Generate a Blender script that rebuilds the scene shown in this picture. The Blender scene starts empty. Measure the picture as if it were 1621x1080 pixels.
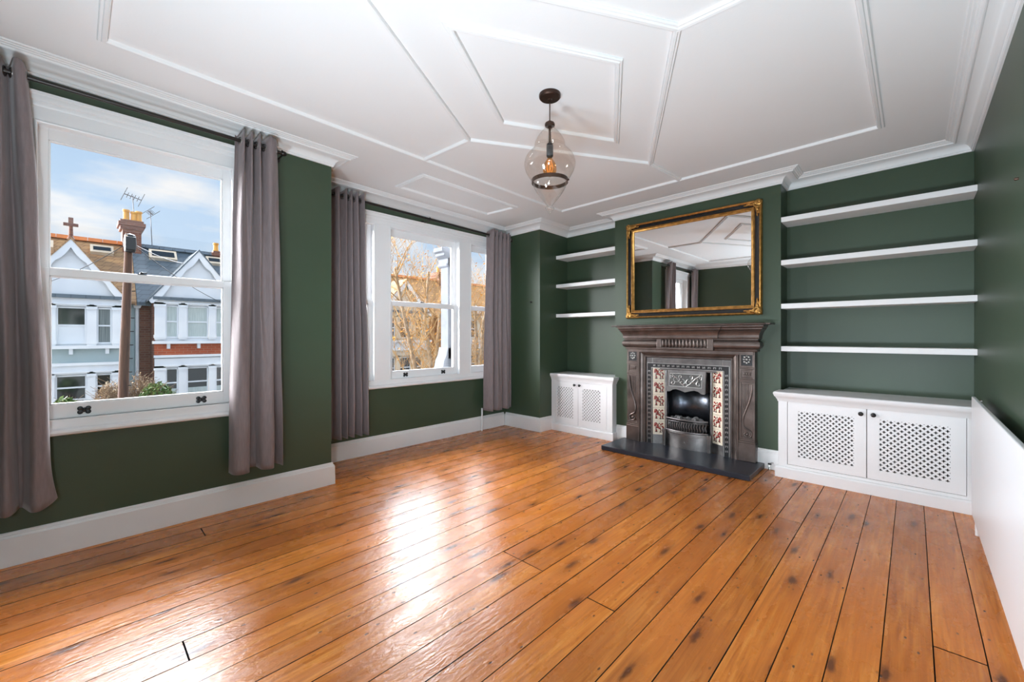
import bpy, bmesh, math, random
from mathutils import Vector, noise as mnoise
random.seed(7)
PI = math.pi
sc = bpy.context.scene
COL = sc.collection
WLOC = {}

# ------------------------------------------------------------------ geometry helpers
class MB:
    def __init__(s):
        s.v, s.f, s.a = [], [], []
    def add(s, vs, fs):
        n = len(s.v)
        s.v += [tuple(p) for p in vs]
        s.f += [tuple(i + n for i in f) for f in fs]
        return s
    def box(s, x0, x1, y0, y1, z0, z1):
        vs = [(x, y, z) for z in (z0, z1) for y in (y0, y1) for x in (x0, x1)]
        return s.add(vs, [(0, 2, 3, 1), (4, 5, 7, 6), (0, 1, 5, 4), (2, 6, 7, 3), (0, 4, 6, 2), (1, 3, 7, 5)])
    def hexa(s, lo, hi):
        return s.add(list(lo) + list(hi), [(3, 2, 1, 0), (4, 5, 6, 7), (0, 1, 5, 4), (1, 2, 6, 5), (2, 3, 7, 6), (3, 0, 4, 7)])
    def prism(s, poly, mapf, h0, h1):
        n = len(poly)
        vs = [mapf(a, b, h0) for a, b in poly] + [mapf(a, b, h1) for a, b in poly]
        fs = [tuple(range(n))[::-1], tuple(range(n, 2 * n))] + [(i, (i + 1) % n, n + (i + 1) % n, n + i) for i in range(n)]
        return s.add(vs, fs)
    def lathe(s, prof, c, n=32, axis='z'):
        m = len(prof); vs = []
        for i in range(n):
            t = 2 * PI * i / n
            for r, h in prof:
                a, b = r * math.cos(t), r * math.sin(t)
                vs.append({'z': (c[0] + a, c[1] + b, c[2] + h), 'y': (c[0] + a, c[1] + h, c[2] + b), 'x': (c[0] + h, c[1] + a, c[2] + b)}[axis])
        fs = [(i * m + j, ((i + 1) % n) * m + j, ((i + 1) % n) * m + j + 1, i * m + j + 1) for i in range(n) for j in range(m - 1)]
        return s.add(vs, fs)
    def tube(s, pts, r, n=8, cap=True, closed=False):
        pts = [Vector(p) for p in pts]; m = len(pts); vs = []
        rs = r if isinstance(r, (list, tuple)) else [r] * m
        ref = None
        for i, p in enumerate(pts):
            if closed:
                t = pts[(i + 1) % m] - pts[i - 1]
            else:
                t = pts[min(i + 1, m - 1)] - pts[max(i - 1, 0)]
            t.normalize()
            if ref is None:
                ref = Vector((0, 0, 1)) if abs(t.z) < .9 else Vector((1, 0, 0))
            u = t.cross(ref)
            if u.length < 1e-4:
                u = t.orthogonal()
            u.normalize(); w = u.cross(t).normalized(); ref = w
            for k in range(n):
                a = 2 * PI * k / n
                vs.append(p + (u * math.cos(a) + w * math.sin(a)) * rs[i])
        fs = []
        for i in range(m if closed else m - 1):
            j = (i + 1) % m
            for k in range(n):
                fs.append((i * n + k, i * n + (k + 1) % n, j * n + (k + 1) % n, j * n + k))
        if cap and not closed:
            fs += [tuple(range(n))[::-1], tuple((m - 1) * n + k for k in range(n))]
        return s.add(vs, fs)
    def ell(s, c, rx, ry, rz, nu=12, nv=8, f=None):
        vs = [(0, 0, 1)]
        for j in range(1, nv):
            for i in range(nu):
                a, b = 2 * PI * i / nu, PI * j / nv
                vs.append((math.sin(b) * math.cos(a), math.sin(b) * math.sin(a), math.cos(b)))
        vs.append((0, 0, -1))
        L = len(vs) - 1
        fs = [(0, 1 + i, 1 + (i + 1) % nu) for i in range(nu)]
        for j in range(nv - 2):
            for i in range(nu):
                a = 1 + j * nu
                fs.append((a + i, a + nu + i, a + nu + (i + 1) % nu, a + (i + 1) % nu))
        a = 1 + (nv - 2) * nu
        fs += [(a + i, L, a + (i + 1) % nu) for i in range(nu)]
        vs = [(c[0] + x * rx, c[1] + y * ry, c[2] + z * rz) for x, y, z in vs]
        if f: vs = [f(p) for p in vs]
        return s.add(vs, fs)
    def sweep(s, pts, prof, mapf, closed=False, cap=True):
        rings = [offset(pts, d, closed) for d, h in prof]
        m, k = len(pts), len(prof); vs = []
        for i in range(m):
            for j, (d, h) in enumerate(prof):
                a, b = rings[j][i]
                vs.append(mapf(a, b, h))
        fs = []
        for i in range(m if closed else m - 1):
            i2 = (i + 1) % m
            for j in range(k):
                j2 = (j + 1) % k
                fs.append((i * k + j, i2 * k + j, i2 * k + j2, i * k + j2))
        if cap and not closed:
            fs += [tuple(range(k)), tuple((m - 1) * k + j for j in range(k))[::-1]]
        return s.add(vs, fs)
    def grid(s, fn, nu, nv):
        vs = [fn(i / nu, j / nv) for j in range(nv + 1) for i in range(nu + 1)]
        fs = [(j * (nu + 1) + i, j * (nu + 1) + i + 1, (j + 1) * (nu + 1) + i + 1, (j + 1) * (nu + 1) + i) for j in range(nv) for i in range(nu)]
        return s.add(vs, fs)

def offset(pts, d, closed=False):
    n = len(pts); out = []
    for i in range(n):
        segs = []
        for a, b in ((i - 1, i), (i, i + 1)):
            if closed or (a >= 0 and b < n):
                p, q = pts[a % n], pts[b % n]
                dx, dy = q[0] - p[0], q[1] - p[1]; l = math.hypot(dx, dy)
                segs.append((-dy / l, dx / l))
        if len(segs) == 1:
            nx, ny = segs[0]
        else:
            (ax, ay), (bx, by) = segs
            k = 1 + ax * bx + ay * by
            nx, ny = (ax + bx) / k, (ay + by) / k
        out.append((pts[i][0] + nx * d, pts[i][1] + ny * d))
    return out

XY = lambda a, b, h: (a, b, h)
def arcpts(cx, cy, r, a0, a1, n):
    return [(cx + r * math.cos(a0 + (a1 - a0) * i / n), cy + r * math.sin(a0 + (a1 - a0) * i / n)) for i in range(n + 1)]

def build(mb, name, mat, parent=None, smooth=None, bevel=0, seg=2, solid=0, weld=False):
    base = (0, 0, 0)
    if parent is not None:
        base = WLOC[parent.name]
    else:
        xs, ys, zs = zip(*mb.v)
        base = ((min(xs) + max(xs)) / 2, (min(ys) + max(ys)) / 2, min(zs))
    me = bpy.data.meshes.new(name)
    me.from_pydata([(x - base[0], y - base[1], z - base[2]) for x, y, z in mb.v], [], mb.f)
    bm = bmesh.new(); bm.from_mesh(me)
    if weld: bmesh.ops.remove_doubles(bm, verts=bm.verts[:], dist=1e-4)
    bmesh.ops.recalc_face_normals(bm, faces=bm.faces[:])
    bm.to_mesh(me); bm.free()
    me.materials.append(mat)
    if smooth:
        me.shade_smooth(); me.set_sharp_from_angle(angle=math.radians(smooth))
    o = bpy.data.objects.new(name, me); COL.objects.link(o)
    if parent is not None:
        o.parent = parent
    else:
        o.location = base
    WLOC[o.name] = base
    if solid:
        m = o.modifiers.new('solid', 'SOLIDIFY'); m.thickness = solid; m.offset = 0
    if bevel:
        m = o.modifiers.new('bevel', 'BEVEL'); m.width = bevel; m.segments = seg; m.limit_method = 'ANGLE'; m.angle_limit = math.radians(40)
    return o

def tag(o, label, cat, group=None, kind=None):
    o['label'] = label; o['category'] = cat
    if group: o['group'] = group
    if kind: o['kind'] = kind
    return o
def thing(name, label, cat, loc, group=None, kind=None):
    o = bpy.data.objects.new(name, None); COL.objects.link(o)
    o.empty_display_size = .1
    o.location = loc; WLOC[o.name] = tuple(loc)
    return tag(o, label, cat, group, kind)
def struct(o, label, cat):
    return tag(o, label, cat, kind='structure')
def copy_tree(o, parent=None, loc=None):
    c = o.copy(); COL.objects.link(c)
    if parent: c.parent = parent
    if loc: c.location = loc
    WLOC[c.name] = tuple(loc) if loc else WLOC[parent.name]
    for ch in list(o.children):
        copy_tree(ch, c)
    return c

# ------------------------------------------------------------------ materials
def nmat(name):
    m = bpy.data.materials.new(name); m.use_nodes = True
    nt = m.node_tree; b = nt.nodes['Principled BSDF']
    return m, nt, b
def P(name, col, rough=.5, metal=0., spec=.5, c2=None, nscale=4., stretch=(1, 1, 1), bump=0, bscale=40., detail=4, coat=0, sheen=0, rvar=0, lo=.35, hi=.65, emit=None):
    m, nt, b = nmat(name)
    b.inputs['Base Color'].default_value = (*col, 1); b.inputs['Roughness'].default_value = rough
    b.inputs['Metallic'].default_value = metal; b.inputs['Specular IOR Level'].default_value = spec
    if coat: b.inputs['Coat Weight'].default_value = coat; b.inputs['Coat Roughness'].default_value = .15
    if sheen: b.inputs['Sheen Weight'].default_value = sheen; b.inputs['Sheen Roughness'].default_value = .4
    N, L = nt.nodes, nt.links
    if c2 is not None or bump or rvar:
        g = N.new('ShaderNodeTexCoord'); mp = N.new('ShaderNodeMapping'); mp.inputs['Scale'].default_value = stretch
        L.new(g.outputs['Object'], mp.inputs['Vector'])
    if c2 is not None or rvar:
        n = N.new('ShaderNodeTexNoise'); n.inputs['Scale'].default_value = nscale; n.inputs['Detail'].default_value = detail
        L.new(mp.outputs[0], n.inputs['Vector'])
        mr = N.new('ShaderNodeMapRange'); mr.inputs[1].default_value = lo; mr.inputs[2].default_value = hi
        L.new(n.outputs['Fac'], mr.inputs[0])
        if c2 is not None:
            mx = N.new('ShaderNodeMix'); mx.data_type = 'RGBA'
            mx.inputs[6].default_value = (*col, 1); mx.inputs[7].default_value = (*c2, 1)
            L.new(mr.outputs[0], mx.inputs[0]); L.new(mx.outputs[2], b.inputs['Base Color'])
        if rvar:
            r2 = N.new('ShaderNodeMapRange'); r2.inputs[3].default_value = rough - rvar; r2.inputs[4].default_value = rough + rvar
            L.new(n.outputs['Fac'], r2.inputs[0]); L.new(r2.outputs[0], b.inputs['Roughness'])
    if bump:
        n2 = N.new('ShaderNodeTexNoise'); n2.inputs['Scale'].default_value = bscale; n2.inputs['Detail'].default_value = 3
        L.new(mp.outputs[0], n2.inputs['Vector'])
        bp = N.new('ShaderNodeBump'); bp.inputs['Strength'].default_value = bump; bp.inputs['Distance'].default_value = .01
        L.new(n2.outputs['Fac'], bp.inputs['Height']); L.new(bp.outputs[0], b.inputs['Normal'])
    if emit:
        b.inputs['Emission Color'].default_value = (*emit[0], 1); b.inputs['Emission Strength'].default_value = emit[1]
    return m

def thin_glass(name, tint=(1, 1, 1), refl=.06, edge=.5, rough=.0):
    m, nt, b = nmat(name); N, L = nt.nodes, nt.links; N.remove(b)
    tr = N.new('ShaderNodeBsdfTransparent'); tr.inputs[0].default_value = (*tint, 1)
    gl = N.new('ShaderNodeBsdfGlossy'); gl.inputs['Roughness'].default_value = rough
    lw = N.new('ShaderNodeLayerWeight'); lw.inputs[0].default_value = .5
    pw = N.new('ShaderNodeMath'); pw.operation = 'POWER'; pw.inputs[1].default_value = 4
    L.new(lw.outputs['Facing'], pw.inputs[0])
    mr = N.new('ShaderNodeMapRange'); mr.inputs[3].default_value = refl; mr.inputs[4].default_value = edge
    L.new(pw.outputs[0], mr.inputs[0])
    mx = N.new('ShaderNodeMixShader')
    L.new(mr.outputs[0], mx.inputs[0]); L.new(tr.outputs[0], mx.inputs[1]); L.new(gl.outputs[0], mx.inputs[2])
    L.new(mx.outputs[0], N['Material Output'].inputs[0])
    return m

def brick_mat(name, c1, c2, mortar, scale=1., rough=.85, bw=.22, bh=.075):
    m, nt, b = nmat(name); N, L = nt.nodes, nt.links
    g = N.new('ShaderNodeTexCoord'); sp = N.new('ShaderNodeSeparateXYZ'); L.new(g.outputs['Object'], sp.inputs[0])
    ad = N.new('ShaderNodeMath'); L.new(sp.outputs[0], ad.inputs[0]); L.new(sp.outputs[1], ad.inputs[1])
    cb = N.new('ShaderNodeCombineXYZ'); L.new(ad.outputs[0], cb.inputs[0]); L.new(sp.outputs[2], cb.inputs[1])
    br = N.new('ShaderNodeTexBrick'); br.inputs['Scale'].default_value = scale
    br.inputs['Color1'].default_value = (*c1, 1); br.inputs['Color2'].default_value = (*c2, 1); br.inputs['Mortar'].default_value = (*mortar, 1)
    br.inputs['Brick Width'].default_value = bw; br.inputs['Row Height'].default_value = bh; br.inputs['Mortar Size'].default_value = .008
    L.new(cb.outputs[0], br.inputs['Vector']); L.new(br.outputs['Color'], b.inputs['Base Color'])
    b.inputs['Roughness'].default_value = rough
    return m

M = {}
M['wall'] = P('green wall paint', (.040, .064, .036), .42, spec=.45, c2=(.046, .073, .042), nscale=1.3, bump=.06, bscale=140)
M['white'] = P('white gloss paint', (.80, .80, .80), .35, c2=(.77, .77, .775), nscale=3)
M['ceil'] = P('ceiling paint', (.82, .82, .82), .9, spec=.2, c2=(.80, .80, .80), nscale=.8, bump=.05, bscale=60)
M['plaster'] = P('plaster moulding', (.80, .80, .80), .7, spec=.3)
M['cab'] = P('cabinet paint', (.80, .80, .81), .4, c2=(.78, .78, .79), nscale=3)
M['mdf_shade'] = P('bare board with shade', (.05, .045, .04), .8)  # board colour taken near black for the shade behind the door holes
M['rad'] = P('radiator enamel', (.82, .83, .85), .3)
M['cloth'] = P('mauve grey curtain', (.200, .162, .163), .62, spec=.25, sheen=.35, c2=(.232, .188, .19), nscale=90, stretch=(1, 1, .15), bump=.12, bscale=260)
M['pole'] = P('dark curtain pole', (.03, .026, .024), .35, metal=.6)
M['nickel'] = P('dark nickel eyelet', (.25, .23, .22), .3, metal=1)
M['black'] = P('black iron', (.012, .012, .014), .35, spec=.5)
M['iron'] = P('burnished cast iron', (.160, .126, .112), .36, metal=.75, c2=(.085, .064, .057), nscale=7, rvar=.1, bump=.06, bscale=50)
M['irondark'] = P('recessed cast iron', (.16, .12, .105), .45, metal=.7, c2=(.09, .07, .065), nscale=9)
M['steel'] = P('polished iron', (.235, .22, .215), .32, metal=.85, c2=(.14, .13, .128), nscale=9, rvar=.1)
M['hoodground'] = P('shaded blackened iron ground', (.07, .068, .066), .5, metal=.5)  # dark colour stands for recess shade and blackening behind the hood relief
M['steelhi'] = P('worn bright iron', (.40, .39, .38), .35, metal=.85)
M['soot_shade'] = P('soot and recess shade', (.022, .022, .024), .35, metal=.3)  # soot in the firebox; painted recess shade behind border and rosettes
M['fireback'] = P('polished fireback', (.13, .14, .16), .26, metal=.9, c2=(.03, .032, .04), nscale=5)
M['coal'] = P('grey coal', (.06, .06, .062), .7, c2=(.22, .22, .22), nscale=18)
M['slate'] = P('slate hearth', (.013, .017, .027), .30, c2=(.018, .022, .033), nscale=5, bump=.03, bscale=60)
M['gold'] = P('gilt frame', (.58, .31, .085), .36, metal=.85, c2=(.34, .17, .045), nscale=26, bump=.12, bscale=90)
M['lacquer'] = P('black lacquer', (.008, .007, .007), .25)
M['mirror'] = P('mirror silver', (.93, .94, .94), .005, metal=1)
M['bronze'] = P('dark bronze', (.055, .030, .022), .35, metal=.7, c2=(.08, .045, .03), nscale=10)
M['lampglass'] = thin_glass('amber lamp glass', (.96, .92, .885), .07, .75)
M['clearglass'] = thin_glass('clear lamp glass', (.965, .95, .935), .09, .9)
M['pane'] = thin_glass('window glass', (.985, .99, .99), .025, .5)
M['bulbglass'] = thin_glass('bulb glass', (.97, .70, .42), .06, .5)
M['filament'] = P('filament', (.9, .45, .12), .5, emit=((1., .50, .16), .6))
M['tile'] = P('cream tile', (.72, .61, .47), .18, c2=(.78, .70, .58), nscale=30)
M['red'] = P('red glaze', (.30, .035, .022), .25, c2=(.20, .02, .016), nscale=40)
M['darkred'] = P('brown glaze', (.07, .018, .014), .25)
M['chrome'] = P('chrome', (.6, .6, .6), .2, metal=1)
M['shelf'] = P('white shelf', (.82, .82, .82), .5)

def floor_mat():
    m, nt, b = nmat('varnished pine boards'); N, L = nt.nodes, nt.links
    def mth(op, a, bb=None, c=None):
        n = N.new('ShaderNodeMath'); n.operation = op
        for i, x in enumerate((a, bb, c)):
            if x is None: continue
            if isinstance(x, (int, float)): n.inputs[i].default_value = x
            else: L.new(x, n.inputs[i])
        return n.outputs[0]
    geo = N.new('ShaderNodeNewGeometry'); sp = N.new('ShaderNodeSeparateXYZ'); L.new(geo.outputs['Position'], sp.inputs[0])
    at = N.new('ShaderNodeAttribute'); at.attribute_name = 'board'
    rnd = at.outputs['Fac']
    def vec(sx, sy, off):
        c = N.new('ShaderNodeCombineXYZ')
        L.new(mth('MULTIPLY', sp.outputs[0], sx), c.inputs[0])
        L.new(mth('ADD', mth('MULTIPLY', sp.outputs[1], sy), mth('MULTIPLY', rnd, off)), c.inputs[1])
        return c.outputs[0]
    def noise(v, s, d=4, dist=0):
        n = N.new('ShaderNodeTexNoise'); n.inputs['Scale'].default_value = s; n.inputs['Detail'].default_value = d; n.inputs['Distortion'].default_value = dist
        L.new(v, n.inputs['Vector']); return n.outputs['Fac']
    def ramp(f, stops):
        r = N.new('ShaderNodeValToRGB'); L.new(f, r.inputs[0])
        e = r.color_ramp.elements
        while len(e) < len(stops): e.new(.5)
        for x, (p, c) in zip(e, stops): x.position = p; x.color = (*c, 1)
        return r.outputs[0]
    def mixc(f, a, bb, mode='MIX'):
        n = N.new('ShaderNodeMix'); n.data_type = 'RGBA'; n.blend_type = mode
        for i, x in ((0, f), (6, a), (7, bb)):
            if isinstance(x, (int, float)): n.inputs[i].default_value = x
            elif isinstance(x, tuple): n.inputs[i].default_value = (*x, 1)
            else: L.new(x, n.inputs[i])
        return n.outputs[2]
    def rng(f, a, bb, c=0., d=1.):
        n = N.new('ShaderNodeMapRange'); L.new(f, n.inputs[0])
        for i, x in enumerate((a, bb, c, d)): n.inputs[i + 1].default_value = x
        return n.outputs[0]
    grain = noise(vec(34, 1.6, 37), 1.6, 6, .6)
    broad = noise(vec(5, .8, 51), 1.3, 3, .4)
    fine = noise(vec(160, 5, 11), 1., 3)
    col = ramp(grain, [(.28, (.40, .112, .016)), (.50, (.66, .225, .038)), (.72, (.84, .36, .085))])
    col = mixc(rng(broad, .35, .7), col, (.58, .18, .030))
    col = mixc(rng(fine, .4, .75, 0, .35), col, (.34, .095, .016))
    # board to board tone
    tone = ramp(rnd, [(0., (.72, .66, .62)), (.35, (.98, .95, .9)), (.7, (.86, .80, .72)), (1., (1.12, 1.10, 1.0))])
    col = mixc(1., col, tone, 'MULTIPLY')
    # knots
    vo = N.new('ShaderNodeTexVoronoi'); vo.voronoi_dimensions = '2D'; vo.inputs['Scale'].default_value = 1.; vo.inputs['Randomness'].default_value = 1.
    L.new(vec(4.2, 1.15, 23), vo.inputs['Vector'])
    w = mth('ADD', vo.outputs['Distance'], mth('MULTIPLY', noise(vec(30, 12, 9), 1., 2), .12))
    knot = rng(w, .085, .14, 1, 0)
    ring = rng(w, .12, .28, .45, 0)
    col = mixc(ring, col, (.25, .066, .012)); col = mixc(mth('MULTIPLY', knot, .85), col, (.075, .022, .008))
    # dents and old nail marks
    vn = N.new('ShaderNodeTexVoronoi'); vn.voronoi_dimensions = '2D'; vn.inputs['Scale'].default_value = 1.
    L.new(vec(9, 4.2, 71), vn.inputs['Vector'])
    nail = mth('MULTIPLY', rng(vn.outputs['Distance'], .028, .046, 1, 0), rng(noise(vec(3, 3, 17), 1., 2), .42, .58))
    col = mixc(mth('MULTIPLY', nail, .9), col, (.03, .015, .01))
    # worn streaks
    scr = rng(noise(vec(60, 2.2, 3), 1., 5, 1.2), .66, .74)
    col = mixc(mth('MULTIPLY', scr, .18), col, (.62, .34, .14))
    L.new(col, b.inputs['Base Color'])
    rg = rng(noise(vec(7, 3, 0), 1.5, 4), .3, .7, .19, .36)
    L.new(rg, b.inputs['Roughness'])
    b.inputs['Specular IOR Level'].default_value = .55
    h1 = noise(vec(48, 20, 5), 1.3, 4, .6)
    h = mth('ADD', mth('MULTIPLY', h1, 1.), mth('MULTIPLY', grain, .5))
    h = mth('SUBTRACT', h, mth('MULTIPLY', nail, .5))
    bp = N.new('ShaderNodeBump'); bp.inputs['Strength'].default_value = .30; bp.inputs['Distance'].default_value = .006
    L.new(h, bp.inputs['Height']); L.new(bp.outputs[0], b.inputs['Normal'])
    return m
M['floor'] = floor_mat()
M['gap_shade'] = P('shaded grimy board edge', (.018, .012, .008), .9)  # gap shade and grime put into the colour of the board sides
M['void'] = P('dark underfloor', (.004, .003, .002), .9)  # near-black colour puts the shade into the floor gaps

# exterior
M['xwhite'] = P('white stucco', (.74, .77, .80), .7, c2=(.68, .71, .75), nscale=2)
M['xstone'] = P('weathered column stone', (.17, .18, .20), .85, c2=(.14, .15, .17), nscale=6)
M['xcream'] = P('cream stone', (.62, .55, .44), .8, c2=(.52, .45, .36), nscale=3)
M['xblue'] = P('grey blue render', (.38, .46, .48), .8, c2=(.34, .42, .44), nscale=2)
M['xred'] = brick_mat('red brick', (.42, .095, .04), (.33, .07, .032), (.36, .16, .10))
M['xbrown'] = brick_mat('brown brick', (.20, .085, .055), (.14, .055, .04), (.20, .13, .10))
M['xstock'] = brick_mat('orange stock brick', (.55, .26, .10), (.44, .18, .07), (.5, .33, .2))
M['slates'] = brick_mat('slate roof', (.115, .15, .185), (.085, .115, .145), (.05, .065, .08), bw=.3, bh=.16, rough=.5)
M['tiles'] = brick_mat('clay roof tiles', (.42, .26, .13), (.33, .20, .11), (.20, .12, .07), bw=.2, bh=.14)
M['ridge'] = P('terracotta ridge', (.56, .19, .06), .8, c2=(.45, .15, .05), nscale=6)
M['pot'] = P('yellow clay pot', (.62, .33, .06), .7, c2=(.5, .25, .05), nscale=5)
M['xglass'] = P('dark house window', (.012, .015, .018), .08, spec=.6)
M['xblind'] = P('pale window blind', (.50, .56, .54), .7, c2=(.40, .46, .45), nscale=8, stretch=(1, 5, .3))
M['xcurt'] = P('grey house curtain', (.24, .27, .27), .8, c2=(.12, .14, .14), nscale=9, stretch=(1, 5, .1))
M['xpole'] = P('old timber pole', (.105, .05, .032), .85, c2=(.06, .03, .022), nscale=5, stretch=(6, 6, .5))
M['bark'] = P('pale bark', (.40, .31, .22), .9, c2=(.22, .16, .11), nscale=8)
M['twig'] = P('golden twigs', (.46, .31, .15), .9, c2=(.34, .20, .08), nscale=3)
M['brtwig'] = P('brown twigs', (.22, .15, .10), .9)
M['gold_leaf'] = P('golden leaves', (.72, .38, .07), .8, c2=(.55, .22, .04), nscale=2)
M['leaf'] = P('green leaves', (.06, .13, .03), .6, c2=(.14, .22, .05), nscale=5)
M['berry'] = P('tan seed heads', (.46, .36, .24), .8)
M['road'] = P('asphalt', (.09, .09, .095), .9, c2=(.12, .12, .12), nscale=3)
M['pave'] = P('paving', (.30, .29, .28), .9)
M['metalgrey'] = P('aerial metal', (.10, .10, .11), .5, metal=.5)

# ------------------------------------------------------------------ room measurements (metres)
XR, XL, XB = .34, -3.55, -4.155
YF, YBR, YAL, YP = -.45, 4.52, 4.78, 4.18
BX0, BX1 = -2.607, -.883
XAL = -3.51
YC = 1.49
ZC = 2.752
PLAN = [(XR, YF), (XR, YAL), (BX1, YAL), (BX1, YBR), (BX0, YBR), (BX0, YAL), (XAL, YAL), (XAL, YP), (XB, YP), (XB, YC), (XL, YC), (XL, YF)]
def zo(x, y):                                   # the old ceiling is slightly out of level
    fx = min(1.1, max(-.3, (x + 3.53) / 3.85)); fy = min(1.05, max(-.6, (y - 1.5) / 3.25))
    return (.019 * (1 - fx) - .005 * fx) * (1 - fy) + (-.030 * (1 - fx) + .011 * fx) * fy
CE = lambda a, b, h: (a, b, h + zo(a, b))

# floor: boards
def make_floor():
    mb = MB(); att = []
    p = .1478; x = .206 + p; joints = {}
    k = 0
    spec = [(-3.40, 1.775), (-1.65, 1.715), (-1.50, 1.715), (-1.06, 1.69), (-3.32, .557), (.13, 2.392), (-2.45, 3.2), (-.6, 3.35), (-2.1, .3), (-.3, .25), (-2.9, 2.7), (-3.9, 3.0)]
    while x > -4.25:
        x0, x1 = x - p, x
        c = (x0 + x1) / 2
        cuts = sorted([y for (jx, y) in spec if abs(jx - c) < p / 2])
        ys = [YF - .02] + cuts + [YAL + .02]
        for a, b in zip(ys, ys[1:]):
            r = random.random(); dz = random.uniform(-.0012, .0)
            g = random.choice((.0012, .0015, .0018, .0022, .0028)); e = .0032 if cuts else 0
            n0 = len(mb.v)
            # gently cupped top with eased edges
            q = [(x0 + g, -.02), (x0 + g + .0007, dz - .0004), ((x0 + x1) / 2, dz), (x1 - g - .0007, dz - .0004), (x1 - g, -.02)]
            ya, yb = a + (e if a > YF else 0), b - (e if b < YAL else 0)
            vs = [(u, ya, z) for u, z in q] + [(u, yb, z) for u, z in q]
            fs = [(i, i + 1, i + 6, i + 5) for i in range(4)]
            mb.add(vs, fs); att += [r] * 10
        x -= p
    n0 = len(mb.v)
    o = build(mb, 'floor', M['floor'], smooth=60)
    at = o.data.attributes.new('board', 'FLOAT', 'POINT')
    for i, r in enumerate(att): at.data[i].value = r
    o.data.materials.append(M['gap_shade'])
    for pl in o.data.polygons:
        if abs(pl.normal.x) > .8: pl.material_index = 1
    struct(o, 'varnished orange pine floorboards with dark gaps running towards the fireplace', 'floor')
    u = build(MB().box(-4.35, .5, -.6, 4.95, -.2, -.03), 'subfloor', M['void'], o)
    return o
make_floor()
ZT = 2.95
# ceiling
mb = MB(); nx, ny = 16, 18
mb.grid(lambda u, v: (-4.35 + 4.85 * u, -.6 + 5.55 * v, ZC + zo(-4.35 + 4.85 * u, -.6 + 5.55 * v)), nx, ny)
n = len(mb.v)
mb.add([(-4.35, -.6, ZT), (.5, -.6, ZT), (.5, 4.95, ZT), (-4.35, 4.95, ZT)], [(0, 1, 2, 3)])
struct(build(mb, 'ceiling', M['ceil'], smooth=30), 'white plaster ceiling with raised geometric mouldings', 'ceiling')

# walls
W1 = dict(y0=-.30, y1=.92, z0=.70, z1=2.60)
W2 = dict(y0=1.70, y1=4.03, z0=.70, z1=2.55)
def walls():
    m = M['wall']
    def holed(x0, x1, y0, y1, w):
        b = MB()
        b.box(x0, x1, y0, w['y0'] + .03, 0, ZT); b.box(x0, x1, w['y1'] - .03, y1, 0, ZT)
        b.box(x0, x1, w['y0'] + .03, w['y1'] - .03, 0, w['z0'] - .0); b.box(x0, x1, w['y0'] + .03, w['y1'] - .03, w['z1'] - .03, ZT)
        return b
    b = holed(XL - .2, XL, YF - .15, YC, W1); b.box(XB - .2, XL - .2, YC - .2, YC, 0, ZT)
    struct(build(b, 'wall_left', m), 'dark green wall around the nearer sash window, ending at the bay corner', 'wall')
    struct(build(holed(XB - .2, XB, YC, YP, W2), 'wall_bay', m), 'dark green recessed wall around the triple bay window', 'wall')
    b = MB().box(XB - .2, XAL, YP, YAL, 0, ZT)
    struct(build(b, 'wall_pier', m), 'narrow green pier between the bay window and the left shelf alcove', 'wall')
    b = MB().box(XB - .2, XR + .15, YAL, YAL + .17, 0, ZT)
    struct(build(b, 'wall_back', m), 'green back wall of the two shelved alcoves', 'wall')
    b = MB()
    fx0, fx1, fz = -2.15, -1.31, 1.0
    b.box(BX0, fx0, YBR, YAL, 0, ZT); b.box(fx1, BX1, YBR, YAL, 0, ZT); b.box(fx0, fx1, YBR, YAL, fz, ZT)
    struct(build(b, 'wall_chimney_breast', m), 'green chimney breast behind the fireplace and gilt mirror', 'wall')
    struct(build(MB().box(XR, XR + .15, YF - .15, YAL, 0, ZT), 'wall_right', m), 'green right wall behind the white radiator', 'wall')
    struct(build(MB().box(XL, XR, YF - .15, YF, 0, ZT), 'wall_front', m), 'green wall opposite the fireplace, seen only in the mirror', 'wall')
walls()

# cornice
prof = [(0, 2.662), (.012, 2.662), (.015, 2.667), (.015, 2.674), (.020, 2.676)]
prof += [(.020 + .078 * (1 - math.cos(t)), 2.676 + .050 * math.sin(t)) for t in [PI / 2 * i / 8 for i in range(1, 9)]]
prof += [(.102, 2.721), (.108, 2.719), (.115, 2.722), (.119, 2.730), (.128, 2.732), (.132, 2.737), (.142, 2.738), (.146, 2.743), (.156, 2.744), (.160, 2.749), (.160, 2.80), (0, 2.80)]
struct(build(MB().sweep(PLAN, prof, CE, closed=True), 'trim_1', M['plaster'], smooth=28), 'white coved plaster cornice running around the top of the walls', 'cornice')

# ceiling mouldings
mw = .021
mprof = [(-mw, 2.80), (-mw, 2.745), (-mw + .005, 2.738), (-.006, 2.738), (-.002, 2.732), (.012, 2.730), (mw - .003, 2.734), (mw, 2.742), (mw, 2.80)]
def moulding(n, pts, label, closed=True):
    o = build(MB().sweep(pts, mprof, CE, closed=closed), 'trim_%d' % n, M['plaster'], smooth=28)
    return struct(o, label, 'ceiling moulding')
CX_, CY_ = -1.635, 2.045
moulding(2, [(-3.012, .09), (-.165, .09), (-.165, 3.985), (-3.012, 3.985)], 'large rectangular ceiling moulding parallel to the walls')
moulding(3, [(-2.456, CY_ + .035), (-1.64, .66), (-.822, CY_ - .03), (-1.64, 3.44)], 'outer diamond ceiling moulding around the pendant lamp')
moulding(4, [(-2.085, CY_ + .02), (-1.62, 1.235), (-1.155, CY_), (-1.643, 2.87)], 'inner diamond ceiling moulding closest to the pendant lamp')
moulding(5, [(-3.735, 2.235), (-3.30, 2.245), (-3.30, 3.50), (-3.74, 3.46)], 'small narrow rectangular ceiling moulding over the bay')
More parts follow.
